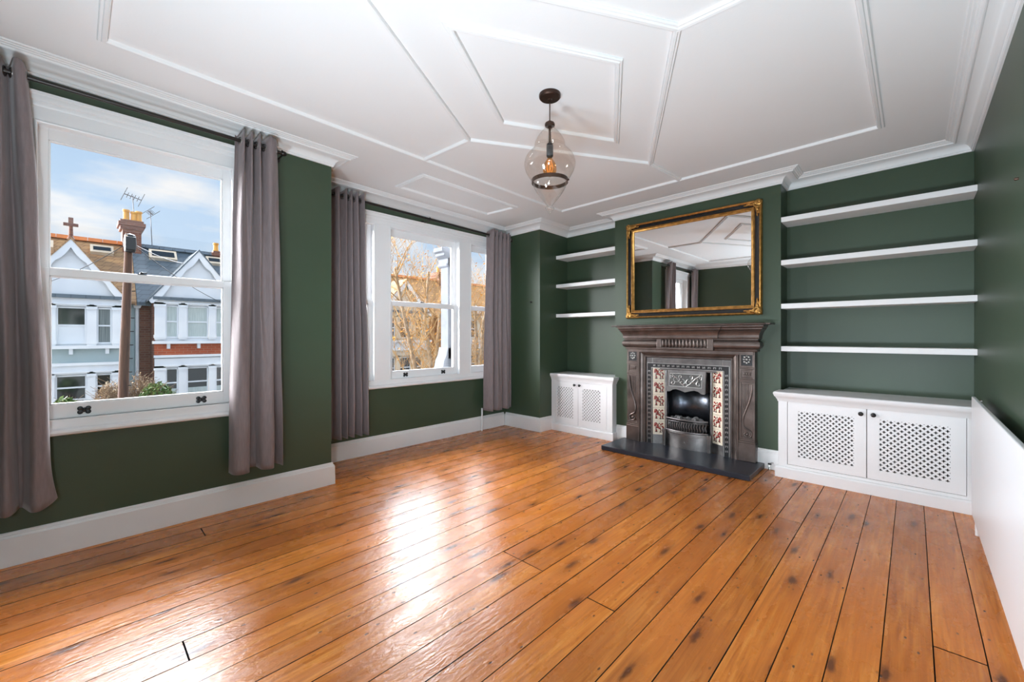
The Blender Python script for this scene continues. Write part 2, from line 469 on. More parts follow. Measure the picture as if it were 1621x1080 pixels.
moulding(6, [(-2.45, 2.08), (-2.99, 2.056)], 'short ceiling moulding joining the diamond to the window side', False)
moulding(7, [(-1.64, 3.43), (-1.60, 3.97)], 'short ceiling moulding joining the diamond to the fireplace side', False)
moulding(8, [(-.83, 2.015), (-.18, 2.05)], 'short ceiling moulding joining the diamond to the right side', False)
moulding(9, [(-1.64, .67), (-1.63, .11)], 'short ceiling moulding joining the diamond to the camera side', False)

# baseboards
bprof = [(0, 0), (0, .182), (.006, .182), (.010, .176), (.011, .168), (.016, .164), (.018, .156), (.022, .152), (.024, 0)]
def bboard(name, pts, label):
    struct(build(MB().sweep(pts, bprof, XY), name, M['white'], smooth=20), label, 'skirting board')
bboard('baseboard_left', [(XB + .03, YC), (XL, YC), (XL, YF)], 'tall white skirting board under the nearer sash window')
bboard('baseboard_bay', [(XB, YP - .025), (XB, YC + .02)], 'white skirting board under the bay window')
bboard('baseboard_pier', [(XAL, 4.42), (XAL, YP), (XB + .026, YP)], 'white skirting board around the pier left of the small cabinet')
bboard('baseboard_breast', [(-2.40, YBR), (-2.58, YBR)], 'short white skirting board between small cabinet and fireplace')
bboard('baseboard_chimney', [(BX1 + .0, YBR), (-1.085, YBR)], 'short white skirting board between fireplace and large cabinet')
bboard('baseboard_right', [(XR, YF + .03), (XR, 4.33)], 'white skirting board behind the radiator')
bboard('baseboard_front', [(XL + .03, YF), (XR - .03, YF)], 'white skirting board of the wall opposite the fireplace')

# ------------------------------------------------------------------ windows
def sash(X, T, y0, y1, z0, z1, st, top, bot):
    b = MB()
    b.box(X - T, X, y0, y0 + st, z0, z1); b.box(X - T, X, y1 - st, y1, z0, z1)
    b.box(X - T, X, y0 + st, y1 - st, z0, z0 + bot); b.box(X - T, X, y0 + st, y1 - st, z1 - top, z1)
    # glazing moulding on the room side
    i = .008
    for (a, c, d, e) in ((y0 + st, y0 + st + i, z0 + bot, z1 - top), (y1 - st - i, y1 - st, z0 + bot, z1 - top)):
        b.box(X - T * .8, X - .006, a, c, d, e)
    b.box(X - T * .8, X - .006, y0 + st, y1 - st, z0 + bot, z0 + bot + i); b.box(X - T * .8, X - .006, y0 + st, y1 - st, z1 - top - i, z1 - top)
    return b
def lift(X, y, z):
    b = MB()
    for dy, dz in ((-.017, .011), (.017, .011), (-.017, -.011), (.017, -.011), (0, 0)):
        b.lathe([(0, 0), (.013, 0), (.0125, .004), (.008, .006), (0, .006)], (X, y + dy, z + dz), 14, 'x')
    b.tube([(X + .004, y, z + .004), (X + .018, y, z + .006), (X + .026, y, z + .016)], [.006, .006, .004], 8)
    return b
def one_light(win, X, y0, y1, z0, z1, zm, lifts=(), lock=None, st=.055):
    Xl, Xu = X - .028, X - .075
    up = build(sash(Xu, .04, y0 - .005, y1 + .005, zm - .022, z1 + .01, st, .075, .045), 'upper_sash', M['white'], win, bevel=.002)
    build(MB().box(Xu - .022, Xu - .018, y0 + st - .01, y1 - st + .01, zm + .015, z1 - .06), 'pane', M['pane'], up)
    lo = build(sash(Xl, .042, y0, y1, z0, zm + .022, st, .045, .082), 'lower_sash', M['white'], win, bevel=.002)
    build(MB().box(Xl - .024, Xl - .020, y0 + st - .01, y1 - st + .01, z0 + .075, zm - .015), 'pane', M['pane'], lo)
    for y in lifts:
        build(lift(Xl, y, z0 + .040), 'sash_lift', M['black'], lo, smooth=40)
    if lock is not None:
        b = MB().box(Xl - .045, Xl - .005, lock - .022, lock + .022, zm + .022, zm + .027)
        b.lathe([(0, 0), (.012, 0), (.010, .012), (.006, .016), (0, .017)], (Xl - .03, lock, zm + .026), 14)
        b.tube([(Xl - .03, lock, zm + .034), (Xl - .012, lock + .025, zm + .036)], .004, 8)
        build(b, 'sash_fastener', M['black'], lo, smooth=40)

def window(n, X, ys, lights, ztop, zbot, zin, zsash, label, Yarch):
    ya, yb = Yarch
    win = thing('window_%d' % n, label, 'window', (X, (ya + yb) / 2, zbot), kind='structure')
    Xf = X + .020
    b = MB()
    # casing boards: outer stiles, head and mullions; liners run back through the wall
    edges = [ya] + [v for l in lights for v in l] + [yb]
    for i in range(0, len(edges), 2):
        b.box(X - .155, Xf, edges[i], edges[i + 1], zbot + .04, zin)
    b.box(X - .155, Xf, ya, yb, zin, ztop - .035)
    for (a, c) in lights:
        b.box(X - .16, X - .018, a - .0, c + .0, zbot + .03, zsash)
    build(b, 'casing', M['white'], win, bevel=.002)
    # head moulding
    hp = [(0, ztop - .075), (.006, ztop - .075), (.010, ztop - .068), (.010, ztop - .05), (.018, ztop - .044), (.022, ztop - .03), (.020, ztop - .018), (.030, ztop - .012), (.032, ztop), (0, ztop)]
    build(MB().sweep([(Xf - .002, yb + .01), (Xf - .002, ya - .01)], hp, XY), 'head_moulding', M['white'], win, smooth=30)
    # staff bead around each light
    b = MB()
    for (a, c) in lights:
        b.sweep([(a, zsash), (a, zin), (c, zin), (c, zsash)], [(-.0, Xf - .028), (-.0, Xf + .004), (-.006, Xf + .006), (-.012, Xf + .003), (-.012, Xf - .028)], lambda p, q, h: (h, p, q))
    build(b, 'staff_bead', M['white'], win)
    # sill
    sp = [(-.10, zbot), (.040, zbot), (.052, zbot + .006), (.056, zbot + .018), (.050, zbot + .032), (.040, zbot + .037), (.030, zbot + .040), (.024, zbot + .055), (.022, zbot + .088), (-.10, zbot + .088)]
    build(MB().sweep([(X, yb + .03), (X, ya - .03)], sp, XY), 'sill', M['white'], win, smooth=30)
    return win
Z0s, Zms, Z1s = .768, 1.622, 2.460
w1 = window(1, XL, None, [(-.165, .785)], 2.613, .680, 2.461, .768, 'nearer single white sash window looking over the street', (-.30, .92))
one_light(w1, XL, -.165, .785, Z0s, Z1s, Zms, lifts=(.03, .60), lock=.29)
w2 = window(2, XB, None, [(1.765, 2.20), (2.375, 3.355), (3.53, 3.965)], 2.570, .686, 2.452, .770, 'white three-light sash window in the bay beyond the wall corner', (1.70, 4.03))
one_light(w2, XB, 1.765, 2.20, .77, 2.45, 1.62)
one_light(w2, XB, 2.375, 3.355, .77, 2.45, 1.62, lifts=(2.60, 3.13), lock=2.83)
one_light(w2, XB, 3.53, 3.965, .77, 2.45, 1.62, st=.05)
# stone mullion columns outside the bay
for k, (ca, cb) in enumerate(((3.345, 3.56), (2.17, 2.385))):
    b = MB(); cy = (ca + cb) / 2
    b.box(-4.52, -4.365, ca, cb, .95, 2.28)
    b.prism([(-.115, 2.15), (-.13, 2.17), (-.13, 2.19), (-.115, 2.20), (-.115, 2.26), (-.17, 2.30), (-.17, 2.33), (-.20, 2.35), (-.20, 2.40), (.20, 2.40), (.20, 2.35), (.17, 2.33), (.17, 2.30), (.115, 2.26), (.115, 2.20), (.13, 2.19), (.13, 2.17), (.115, 2.15)], lambda p, q, h: (h, cy + p, q), -4.56, -4.365)
    b.prism([(-.108, 1.10), (-.13, 1.0), (-.17, .93), (-.19, .84), (-.19, .60), (.19, .60), (.19, .84), (.17, .93), (.13, 1.0), (.108, 1.10)], lambda p, q, h: (h, cy + p, q), -4.56, -4.365)
    struct(build(b, 'trim_%d' % (10 + k), M['xstone'], bevel=.006), ['pale stone column outside the bay, right of its middle window', 'pale stone column outside the bay, left of its middle window'][k], 'stone column')

# ------------------------------------------------------------------ curtains and poles
def rod(name, X, ya, za, yb, zb, brs, label, wallx):
    t = thing(name, label, 'curtain pole', (X, (ya + yb) / 2, (za + zb) / 2))
    build(MB().tube([(X, ya, za), (X, yb, zb)], .0125, 14), 'pole', M['pole'], t, smooth=40)
    for y, z in ((ya, za), (yb, zb)):
        build(MB().ell((X, y, z), .018, .024, .018, 14, 8), 'finial', M['pole'], t, smooth=60)
    for y in brs:
        z = za + (zb - za) * (y - ya) / (yb - ya)
        b = MB().lathe([(0, 0), (.026, 0), (.024, .006), (0, .008)], (wallx, y, z - .012), 16, 'x')
        b.tube([(wallx + .004, y, z - .012), (wallx + .05, y, z - .022), (X, y, z - .018)], .006, 8)
        b.tube([(X + .018 * math.cos(a), y, z + .018 * math.sin(a)) for a in [PI * 2 * i / 18 for i in range(16)]], .004, 6)
        build(b, 'bracket', M['pole'], t, smooth=50)
rod('curtain_pole', -3.425, -.42, 2.640, 1.080, 2.627, (-.34, 1.068), 'dark curtain pole above the nearer sash window', XL)
rod('curtain_pole', -4.01, 1.56, 2.618, 4.165, 2.570, (1.60, 2.81, 4.15), 'dark curtain pole with scrolled middle bracket above the bay window', XB)

def crom(P_, u):
    n = len(P_) - 1; f = min(max(u, 0), .99999) * n; i = int(f); t = f - i
    p0, p1, p2, p3 = P_[max(i - 1, 0)], P_[i], P_[i + 1], P_[min(i + 2, n)]
    return [.5 * (2 * b + (c - a) * t + (2 * a - 5 * b + 4 * c - d) * t * t + (3 * b - a - 3 * c + d) * t ** 3) for a, b, c, d in zip(p0, p1, p2, p3)]
def curtain(label, X, top, bot, ztop, zbot, seed, rodz, flare=0):
    def fn(u, v):          # v = 0 at the top
        a, b = crom(top, u), crom(bot, u)
        w = min(1, v * 1.15) ** .85
        k = w + .22 * mnoise.noise(Vector((u * 4 + seed, v * 2.2, seed * 1.7))) * math.sin(PI * v)
        y = a[0] + (b[0] - a[0]) * k; x = a[1] + (b[1] - a[1]) * k
        x *= 1 - .18 * math.sin(PI * min(1, v * 1.6)) 
        x += .010 * mnoise.noise(Vector((u * 9, v * 5, seed))) * min(1, 4 * v)
        y += .008 * mnoise.noise(Vector((u * 7 + 5, v * 4, seed))) * min(1, 4 * v)
        z = ztop + (zbot - ztop) * v + .35 * a[1] * (1 - v) ** 10 - .12 * b[1] * v ** 8
        x = max(x, -.046)
        if flare and v > .85:
            q = ((v - .85) / .15) ** 2 * max(0, u - .8) / .2
            y += flare * q; z += .035 * q
        return (X + x, y, z)
    nu = (len(top) - 1) * 12
    mb = MB().grid(fn, nu, 60)
    yc = sum(p[1] for p in mb.v) / len(mb.v)
    t = thing('curtain', label, 'curtain', (X, yc, zbot))
    build(mb, 'cloth', M['cloth'], t, smooth=80, solid=.003)
    # eyelets where the cloth crosses the pole
    vr = (ztop - rodz) / (ztop - zbot); N = 400
    for k in range(N):
        p, q = fn(k / N, vr), fn((k + 1) / N, vr)
        if (p[0] - X) * (q[0] - X) >= 0: continue
        d = Vector((q[0] - p[0], q[1] - p[1], 0)).normalized()
        c = Vector((X, p[1], rodz))
        pts = [c + d * (.024 * math.cos(a)) + Vector((0, 0, .024 * math.sin(a))) for a in [2 * PI * i / 20 for i in range(20)]]
        build(MB().tube(pts, .0055, 7, closed=True), 'eyelet', M['nickel'], t, smooth=60)
    return t
curtain('grey curtain at the left picture edge, left of the nearer sash window', -3.425,
        [(-.42, 0), (-.37, .045), (-.33, -.04), (-.285, .045), (-.255, -.035), (-.228, .045), (-.197, .03), (-.187, -.03)],
        [(-.42, 0), (-.36, .045), (-.31, 0), (-.25, .05), (-.212, -.055), (-.168, .05), (-.125, .048), (-.105, .0)], 2.690, .318, 3, 2.638, .03)
curtain('grey curtain between the nearer sash window and the bay corner', -3.425,
        [(.775, -.035), (.790, -.04), (.812, .045), (.835, -.035), (.862, .045), (.885, -.04), (.91, .045), (.93, -.035), (.970, .045), (1.015, .04), (1.042, -.03)],
        [(.735, -.03), (.750, .03), (.79, .052), (.845, .042), (.868, -.05), (.900, -.05), (.925, .03), (.965, .056), (1.000, .045), (1.02, -.04), (1.064, .035)], 2.687, .290, 11, 2.629)
curtain('grey curtain at the left end of the bay window, just past the wall corner', -4.01,
        [(1.62, 0), (1.66, .045), (1.69, -.03), (1.735, .05), (1.775, -.03), (1.815, .045), (1.84, -.03), (1.87, .04), (1.895, -.03), (1.925, .045), (1.96, -.03), (1.99, .05), (2.01, -.02)],
        [(1.60, -.02), (1.66, .04), (1.70, -.03), (1.755, .052), (1.787, -.035), (1.82, .052), (1.85, -.035), (1.888, .052), (1.93, -.06), (1.968, .052), (1.995, -.045), (2.03, .052), (2.06, 0)], 2.668, .258, 21, 2.612)
curtain('grey curtain at the right end of the bay window, beside the pier', -4.005,
        [(3.735, -.045), (3.755, .03), (3.790, .055), (3.82, -.04), (3.855, .05), (3.885, -.03), (3.925, .05), (3.955, -.03), (4.00, .05), (4.03, -.03), (4.07, .05), (4.10, -.03), (4.125, .02)],
        [(3.68, -.05), (3.705, .02), (3.755, .058), (3.795, -.04), (3.84, .05), (3.885, .055), (3.93, .05), (3.965, -.03), (4.01, .05), (4.04, .055), (4.08, .04), (4.105, -.025), (4.13, .02)], 2.635, .275, 31, 2.575)
tag(build(MB().tube([(-4.10, 3.70, 0), (-4.10, 3.70, .30)], .011, 10), 'pipe', M['white'], smooth=50), 'short white pipe under the right bay curtain, in front of the skirting', 'pipe')

# ------------------------------------------------------------------ pendant lamp
LX, LY = -1.632, 2.04
def pendant():
    zc = ZC + zo(LX, LY)
    t = thing('pendant_lamp', 'glass teardrop pendant lamp with bronze fittings hanging from the ceiling', 'lamp', (LX, LY, 2.0))
    c = (LX, LY, 0)
    build(MB().lathe([(0, zc), (.066, zc), (.068, zc - .006), (.066, zc - .020), (.060, zc - .026), (.014, zc - .030), (.012, zc - .040), (0, zc - .040)], c, 40), 'ceiling_plate', M['bronze'], t, smooth=35)
    build(MB().tube([(LX, LY, zc - .03), (LX, LY, 2.575)], .0035, 8), 'cord', M['bronze'], t, smooth=50)
    build(MB().lathe([(0, 2.592), (.010, 2.59), (.012, 2.580), (.028, 2.578), (.031, 2.572), (.031, 2.560), (.029, 2.556), (0, 2.556)], c, 28), 'cap', M['bronze'], t, smooth=35)
    def smoothp(pts, n=8):
        out = []
        for i in range(len(pts) - 1):
            p0, p1, p2, p3 = pts[max(i - 1, 0)], pts[i], pts[i + 1], pts[min(i + 2, len(pts) - 1)]
            for k in range(n):
                s = k / n
                out.append(tuple(.5 * (2 * b + (cc - a) * s + (2 * a - 5 * b + 4 * cc - d) * s * s + (3 * b - a - 3 * cc + d) * s ** 3) for a, b, cc, d in zip(p0, p1, p2, p3)))
        return out + [pts[-1]]
    shade = smoothp([(.027, 2.558), (.036, 2.540), (.066, 2.505), (.088, 2.468), (.095, 2.440), (.093, 2.425), (.112, 2.408), (.145, 2.370), (.157, 2.335), (.158, 2.315), (.150, 2.280), (.130, 2.245), (.108, 2.215)])
    build(MB().lathe(shade, c, 56), 'glass_shade', M['lampglass'], t, smooth=80)
    build(MB().lathe([(.108, 2.203), (.113, 2.203), (.113, 2.226), (.108, 2.226), (.106, 2.215), (.108, 2.203)], c, 48), 'band', M['bronze'], t, smooth=35)
    for a in (.5, 2.6, 4.7):
        build(MB().ell((LX + .116 * math.cos(a), LY + .116 * math.sin(a), 2.214), .006, .006, .006), 'thumb_screw', M['bronze'], t, smooth=60)
    lower = smoothp([(.104, 2.206), (.100, 2.180), (.078, 2.140), (.046, 2.100), (.024, 2.070), (.017, 2.060)])
    build(MB().lathe(lower, c, 48), 'lower_glass', M['clearglass'], t, smooth=80)
    fin = smoothp([(.016, 2.062), (.026, 2.052), (.028, 2.043), (.022, 2.034), (.013, 2.028), (.014, 2.022), (.007, 2.014), (.0005, 2.006)])
    build(MB().lathe(fin, c, 28), 'finial', M['clearglass'], t, smooth=80)
    build(MB().lathe([(.0, 2.558), (.0075, 2.556), (.0075, 2.450), (.0, 2.450)], c, 14), 'stem', M['bronze'], t, smooth=40)
    build(MB().lathe([(0, 2.452), (.016, 2.450), (.021, 2.440), (.021, 2.372), (.018, 2.366), (0, 2.366)], c, 24), 'socket', M['black'], t, smooth=40)
    bulb = build(MB().lathe(smoothp([(.014, 2.368), (.016, 2.355), (.034, 2.325), (.042, 2.295), (.038, 2.268), (.022, 2.250), (.0005, 2.245)]), c, 32), 'bulb', M['bulbglass'], t, smooth=80)
    b = MB()
    for k in range(6):
        a = PI / 3 * k
        b.tube([(LX + .010 * math.cos(a), LY + .010 * math.sin(a), 2.345), (LX + .022 * math.cos(a + .2), LY + .022 * math.sin(a + .2), 2.30), (LX + .012 * math.cos(a + .5), LY + .012 * math.sin(a + .5), 2.268)], .0016, 5)
    build(b, 'filament', M['filament'], bulb)
pendant()

# ------------------------------------------------------------------ mirror
def mirror():
    x0, x1, z0, z1 = -2.438, -1.030, 1.455, 2.550
    yb = YBR - .004
    t = thing('wall_mirror', 'large gilt and black framed mirror hanging above the mantelpiece', 'mirror', ((x0 + x1) / 2, yb, z0))
    pts = [(x0, z0), (x1, z0), (x1, z1), (x0, z1)]
    mp = lambda a, b, h: (a, yb - h, b)
    build(MB().sweep(pts, [(0, 0), (0, .030), (.004, .036), (.012, .040), (.020, .036), (.024, .030), (.024, 0)], mp, closed=True), 'outer_gilt_frame', M['gold'], t, smooth=35)
    build(MB().sweep(pts, [(.022, 0), (.022, .029), (.034, .024), (.050, .020), (.062, .022), (.062, 0)], mp, closed=True), 'black_band', M['lacquer'], t, smooth=35)
    build(MB().sweep(pts, [(.060, 0), (.060, .026), (.066, .031), (.074, .030), (.080, .022), (.090, .018), (.095, .012), (.095, 0)], mp, closed=True), 'inner_gilt_frame', M['gold'], t, smooth=35)
    b = MB()
    L_ = [(x0 + .069, x1 - .069, None), (z0 + .069, z1 - .069, 1)]
    for i in range(96):
        a = x0 + .072 + (x1 - x0 - .144) * i / 95
        for zz in (z0 + .069, z1 - .069): b.ell((a, yb - .031, zz), .0055, .004, .0055, 6, 4)
    for i in range(72):
        a = z0 + .072 + (z1 - z0 - .144) * i / 71
        for xx in (x0 + .069, x1 - .069): b.ell((xx, yb - .031, a), .0055, .004, .0055, 6, 4)
    build(b, 'beading', M['gold'], t, smooth=60)
    build(MB().box(x0 + .085, x1 - .085, yb - .010, yb - .003, z0 + .085, z1 - .085), 'mirror_glass', M['mirror'], t)
    for sx, cx in ((1, x0), (-1, x1)):
        for sz, cz in ((1, z0), (-1, z1)):
            b = MB()
            def blob(dx, dz, rx, rz, h=.040, ry=.010): b.ell((cx + sx * dx, yb - h, cz + sz * dz), rx, ry, rz, 10, 7)
            blob(.030, .030, .036, .036, .034, .014); blob(.020, .020, .017, .017, .046)
            for k in range(4):
                blob(.060 + .026 * k, .032 + (.007 if k % 2 else -.004), .022, .016 - .0028 * k, .036 - .002 * k)
                blob(.032 + (.007 if k % 2 else -.004), .060 + .026 * k, .016 - .0028 * k, .022, .036 - .002 * k)
            for k in range(5):
                a = PI / 2 * k / 4; blob(.034 + .034 * math.cos(a), .034 + .034 * math.sin(a), .012, .012, .042)
            b.tube([(cx + sx * .05, yb - .040, cz + sz * .05), (cx + sx * .10, yb - .036, cz + sz * .044), (cx + sx * .155, yb - .030, cz + sz * .034)], [.008, .007, .003], 6)
            b.tube([(cx + sx * .05, yb - .040, cz + sz * .05), (cx + sx * .044, yb - .036, cz + sz * .10), (cx + sx * .034, yb - .030, cz + sz * .155)], [.008, .007, .003], 6)
            build(b, 'corner_ornament', M['gold'], t, smooth=60)
mirror()

# ------------------------------------------------------------------ shelves
def shelf(x0, x1, z, label, group):
    b = MB().box(x0 + .001, x1 - .001, YBR + .002, YAL, z - .046, z)
    tag(build(b, 'floating_shelf', M['shelf'], bevel=.002), label, 'shelf', group)
for z, l in ((2.351, 'top white floating shelf of the right alcove'), (1.953, 'second white floating shelf from the top in the right alcove'), (1.549, 'third white floating shelf from the top in the right alcove'), (1.156, 'lowest white floating shelf in the right alcove, above the large cabinet')):
    shelf(BX1, XR, z, l, 'shelves in the right alcove')
for z, l in ((2.340, 'top white floating shelf of the left alcove'), (1.950, 'middle white floating shelf of the left alcove'), (1.549, 'lowest white floating shelf in the left alcove, above the small cabinet')):
    shelf(XAL, BX0, z, l, 'shelves in the left alcove')

# ------------------------------------------------------------------ cabinets
def grille(x0, x1, y, z0, z1, cell):
    nx, nz = round((x1 - x0) / cell), round((z1 - z0) / cell)
    cx, cz = (x1 - x0) / nx, (z1 - z0) / nz
    holes = set()
    for i in range(-1, nx + 1):
        for k in range(-1, nz + 1):
            if (i % 6 == 1 and k % 6 == 1) or (i % 6 == 4 and k % 6 == 4):
                for d in ((0, 0), (1, 0), (-1, 0), (0, 1), (0, -1)): holes.add((i + d[0], k + d[1]))
    mb = MB(); idx = {}
    def vid(i, k):
        if (i, k) not in idx:
            idx[(i, k)] = len(mb.v); mb.v.append((x0 + i * cx, y, z0 + k * cz))
        return idx[(i, k)]
    for i in range(nx):
        for k in range(nz):
            if (i, k) not in holes:
                mb.f.append((vid(i, k), vid(i + 1, k), vid(i + 1, k + 1), vid(i, k + 1)))
    return mb
def cabinet(name, label, x0, x1, yf, doors, zd, gr, knobs, open_right, cell, zt=.755):
    t = thing(name, label, 'cabinet', ((x0 + x1) / 2, (yf + YAL) / 2, 0))
    # carcass: face frame and sides around a hollow inside
    b = MB(); d0, d1 = doors[0][0], doors[-1][1]
    z0, z1 = zd; g = .003; B = YBR - .003
    b.box(x0, d0 - g, yf, yf + .022, .0, zt - .03); b.box(d1 + g, x1, yf, yf + .022, .0, zt - .03)
    b.box(d0 - g, d1 + g, yf, yf + .022, z1 + g, zt - .03); b.box(d0 - g, d1 + g, yf, yf + .022, 0, z0 - g)
    b.box(x0, x0 + .018, yf + .022, B, 0, zt - .03)
    b.box(x1 - .018, x1, yf + .022, B, 0, zt - .03)
    build(b, 'carcass', M['cab'], t, bevel=.0015)
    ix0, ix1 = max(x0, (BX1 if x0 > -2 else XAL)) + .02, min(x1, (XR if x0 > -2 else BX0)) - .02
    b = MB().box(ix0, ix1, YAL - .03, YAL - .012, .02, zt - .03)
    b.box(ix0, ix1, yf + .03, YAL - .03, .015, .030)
    build(b, 'inner_board', M['mdf_shade'], t)
    # moulded top
    r = .030 if open_right else 0
    l = .030 if not open_right else 0
    ex0 = x0 - (.028 if x0 > -2 else 0); ex1 = x1 + (.028 if x0 < -2 else 0)
    b = MB()
    tp = [(0, zt - .085), (.004, zt - .085), (.007, zt - .070), (.014, zt - .058), (.020, zt - .045), (.026, zt - .040), (.030, zt - .030), (.034, zt - .018), (.034, zt - .006), (.028, zt), (-.02, zt), (-.02, zt - .085)]
    if x0 > -2: path = [(x0, B), (x0, yf), (x1, yf)]
    else: path = [(x0, yf), (x1, yf), (x1, B)]
    b.sweep(path, [(-d, h) for d, h in tp], XY)
    b.box(x0 - .001, x1 + .001, yf, B, zt - .03, zt - .0005)
    b.box(ix0 - .018, ix1 + .018, B - .001, YAL, zt - .03, zt - .0005)
    build(b, 'top', M['cab'], t, smooth=30)
    # plinth
    pp = [(0, 0), (.022, 0), (.022, .082), (.016, .092), (.004, .098), (0, .098)]
    build(MB().sweep(path, [(-d, h) for d, h in pp], XY), 'plinth', M['cab'], t, smooth=30)
    for (a, c), (ga, gb), kx in zip(doors, gr, knobs):
        db = MB(); ya, yb = yf + .001, yf + .021; ga0, gb0, gz0, gz1 = ga, gb, .197, .596
        if x0 < -2: gz0, gz1 = .186, .582
        db.box(a, ga0, ya, yb, z0, z1); db.box(gb0, c, ya, yb, z0, z1)
        db.box(ga0, gb0, ya, yb, z0, gz0); db.box(ga0, gb0, ya, yb, gz1, z1)
        d = build(db, 'door', M['cab'], t)
        build(grille(ga0 - .003, gb0 + .003, yf + .006, gz0 - .003, gz1 + .003, cell), 'grille', M['cab'], d, solid=.005)
        k = MB().lathe([(0, 0), (.009, 0), (.007, -.010), (.007, -.014), (.015, -.020), (.017, -.026), (.013, -.031), (0, -.033)], (kx, ya, .630 if x0 > -2 else .622), 20, 'y')
        build(k, 'knob', M['black'], d, smooth=50)
cabinet('alcove_cabinet', 'large white cabinet with two pierced doors under the right alcove shelves', -.868, XR - .003, 4.34, [(-.797, -.267), (-.262, .272)], (.122, .669), [(-.721, -.343), (-.189, .195)], (-.299, -.223), False, .00667)
cabinet('alcove_cabinet', 'small white cabinet with two pierced doors under the left alcove shelves', XAL + .003, -2.585, 4.42, [(-3.44, -3.080), (-3.075, -2.665)], (.098, .652), [(-3.411, -3.156), (-3.010, -2.748)], (-3.122, -3.046), True, .00667)

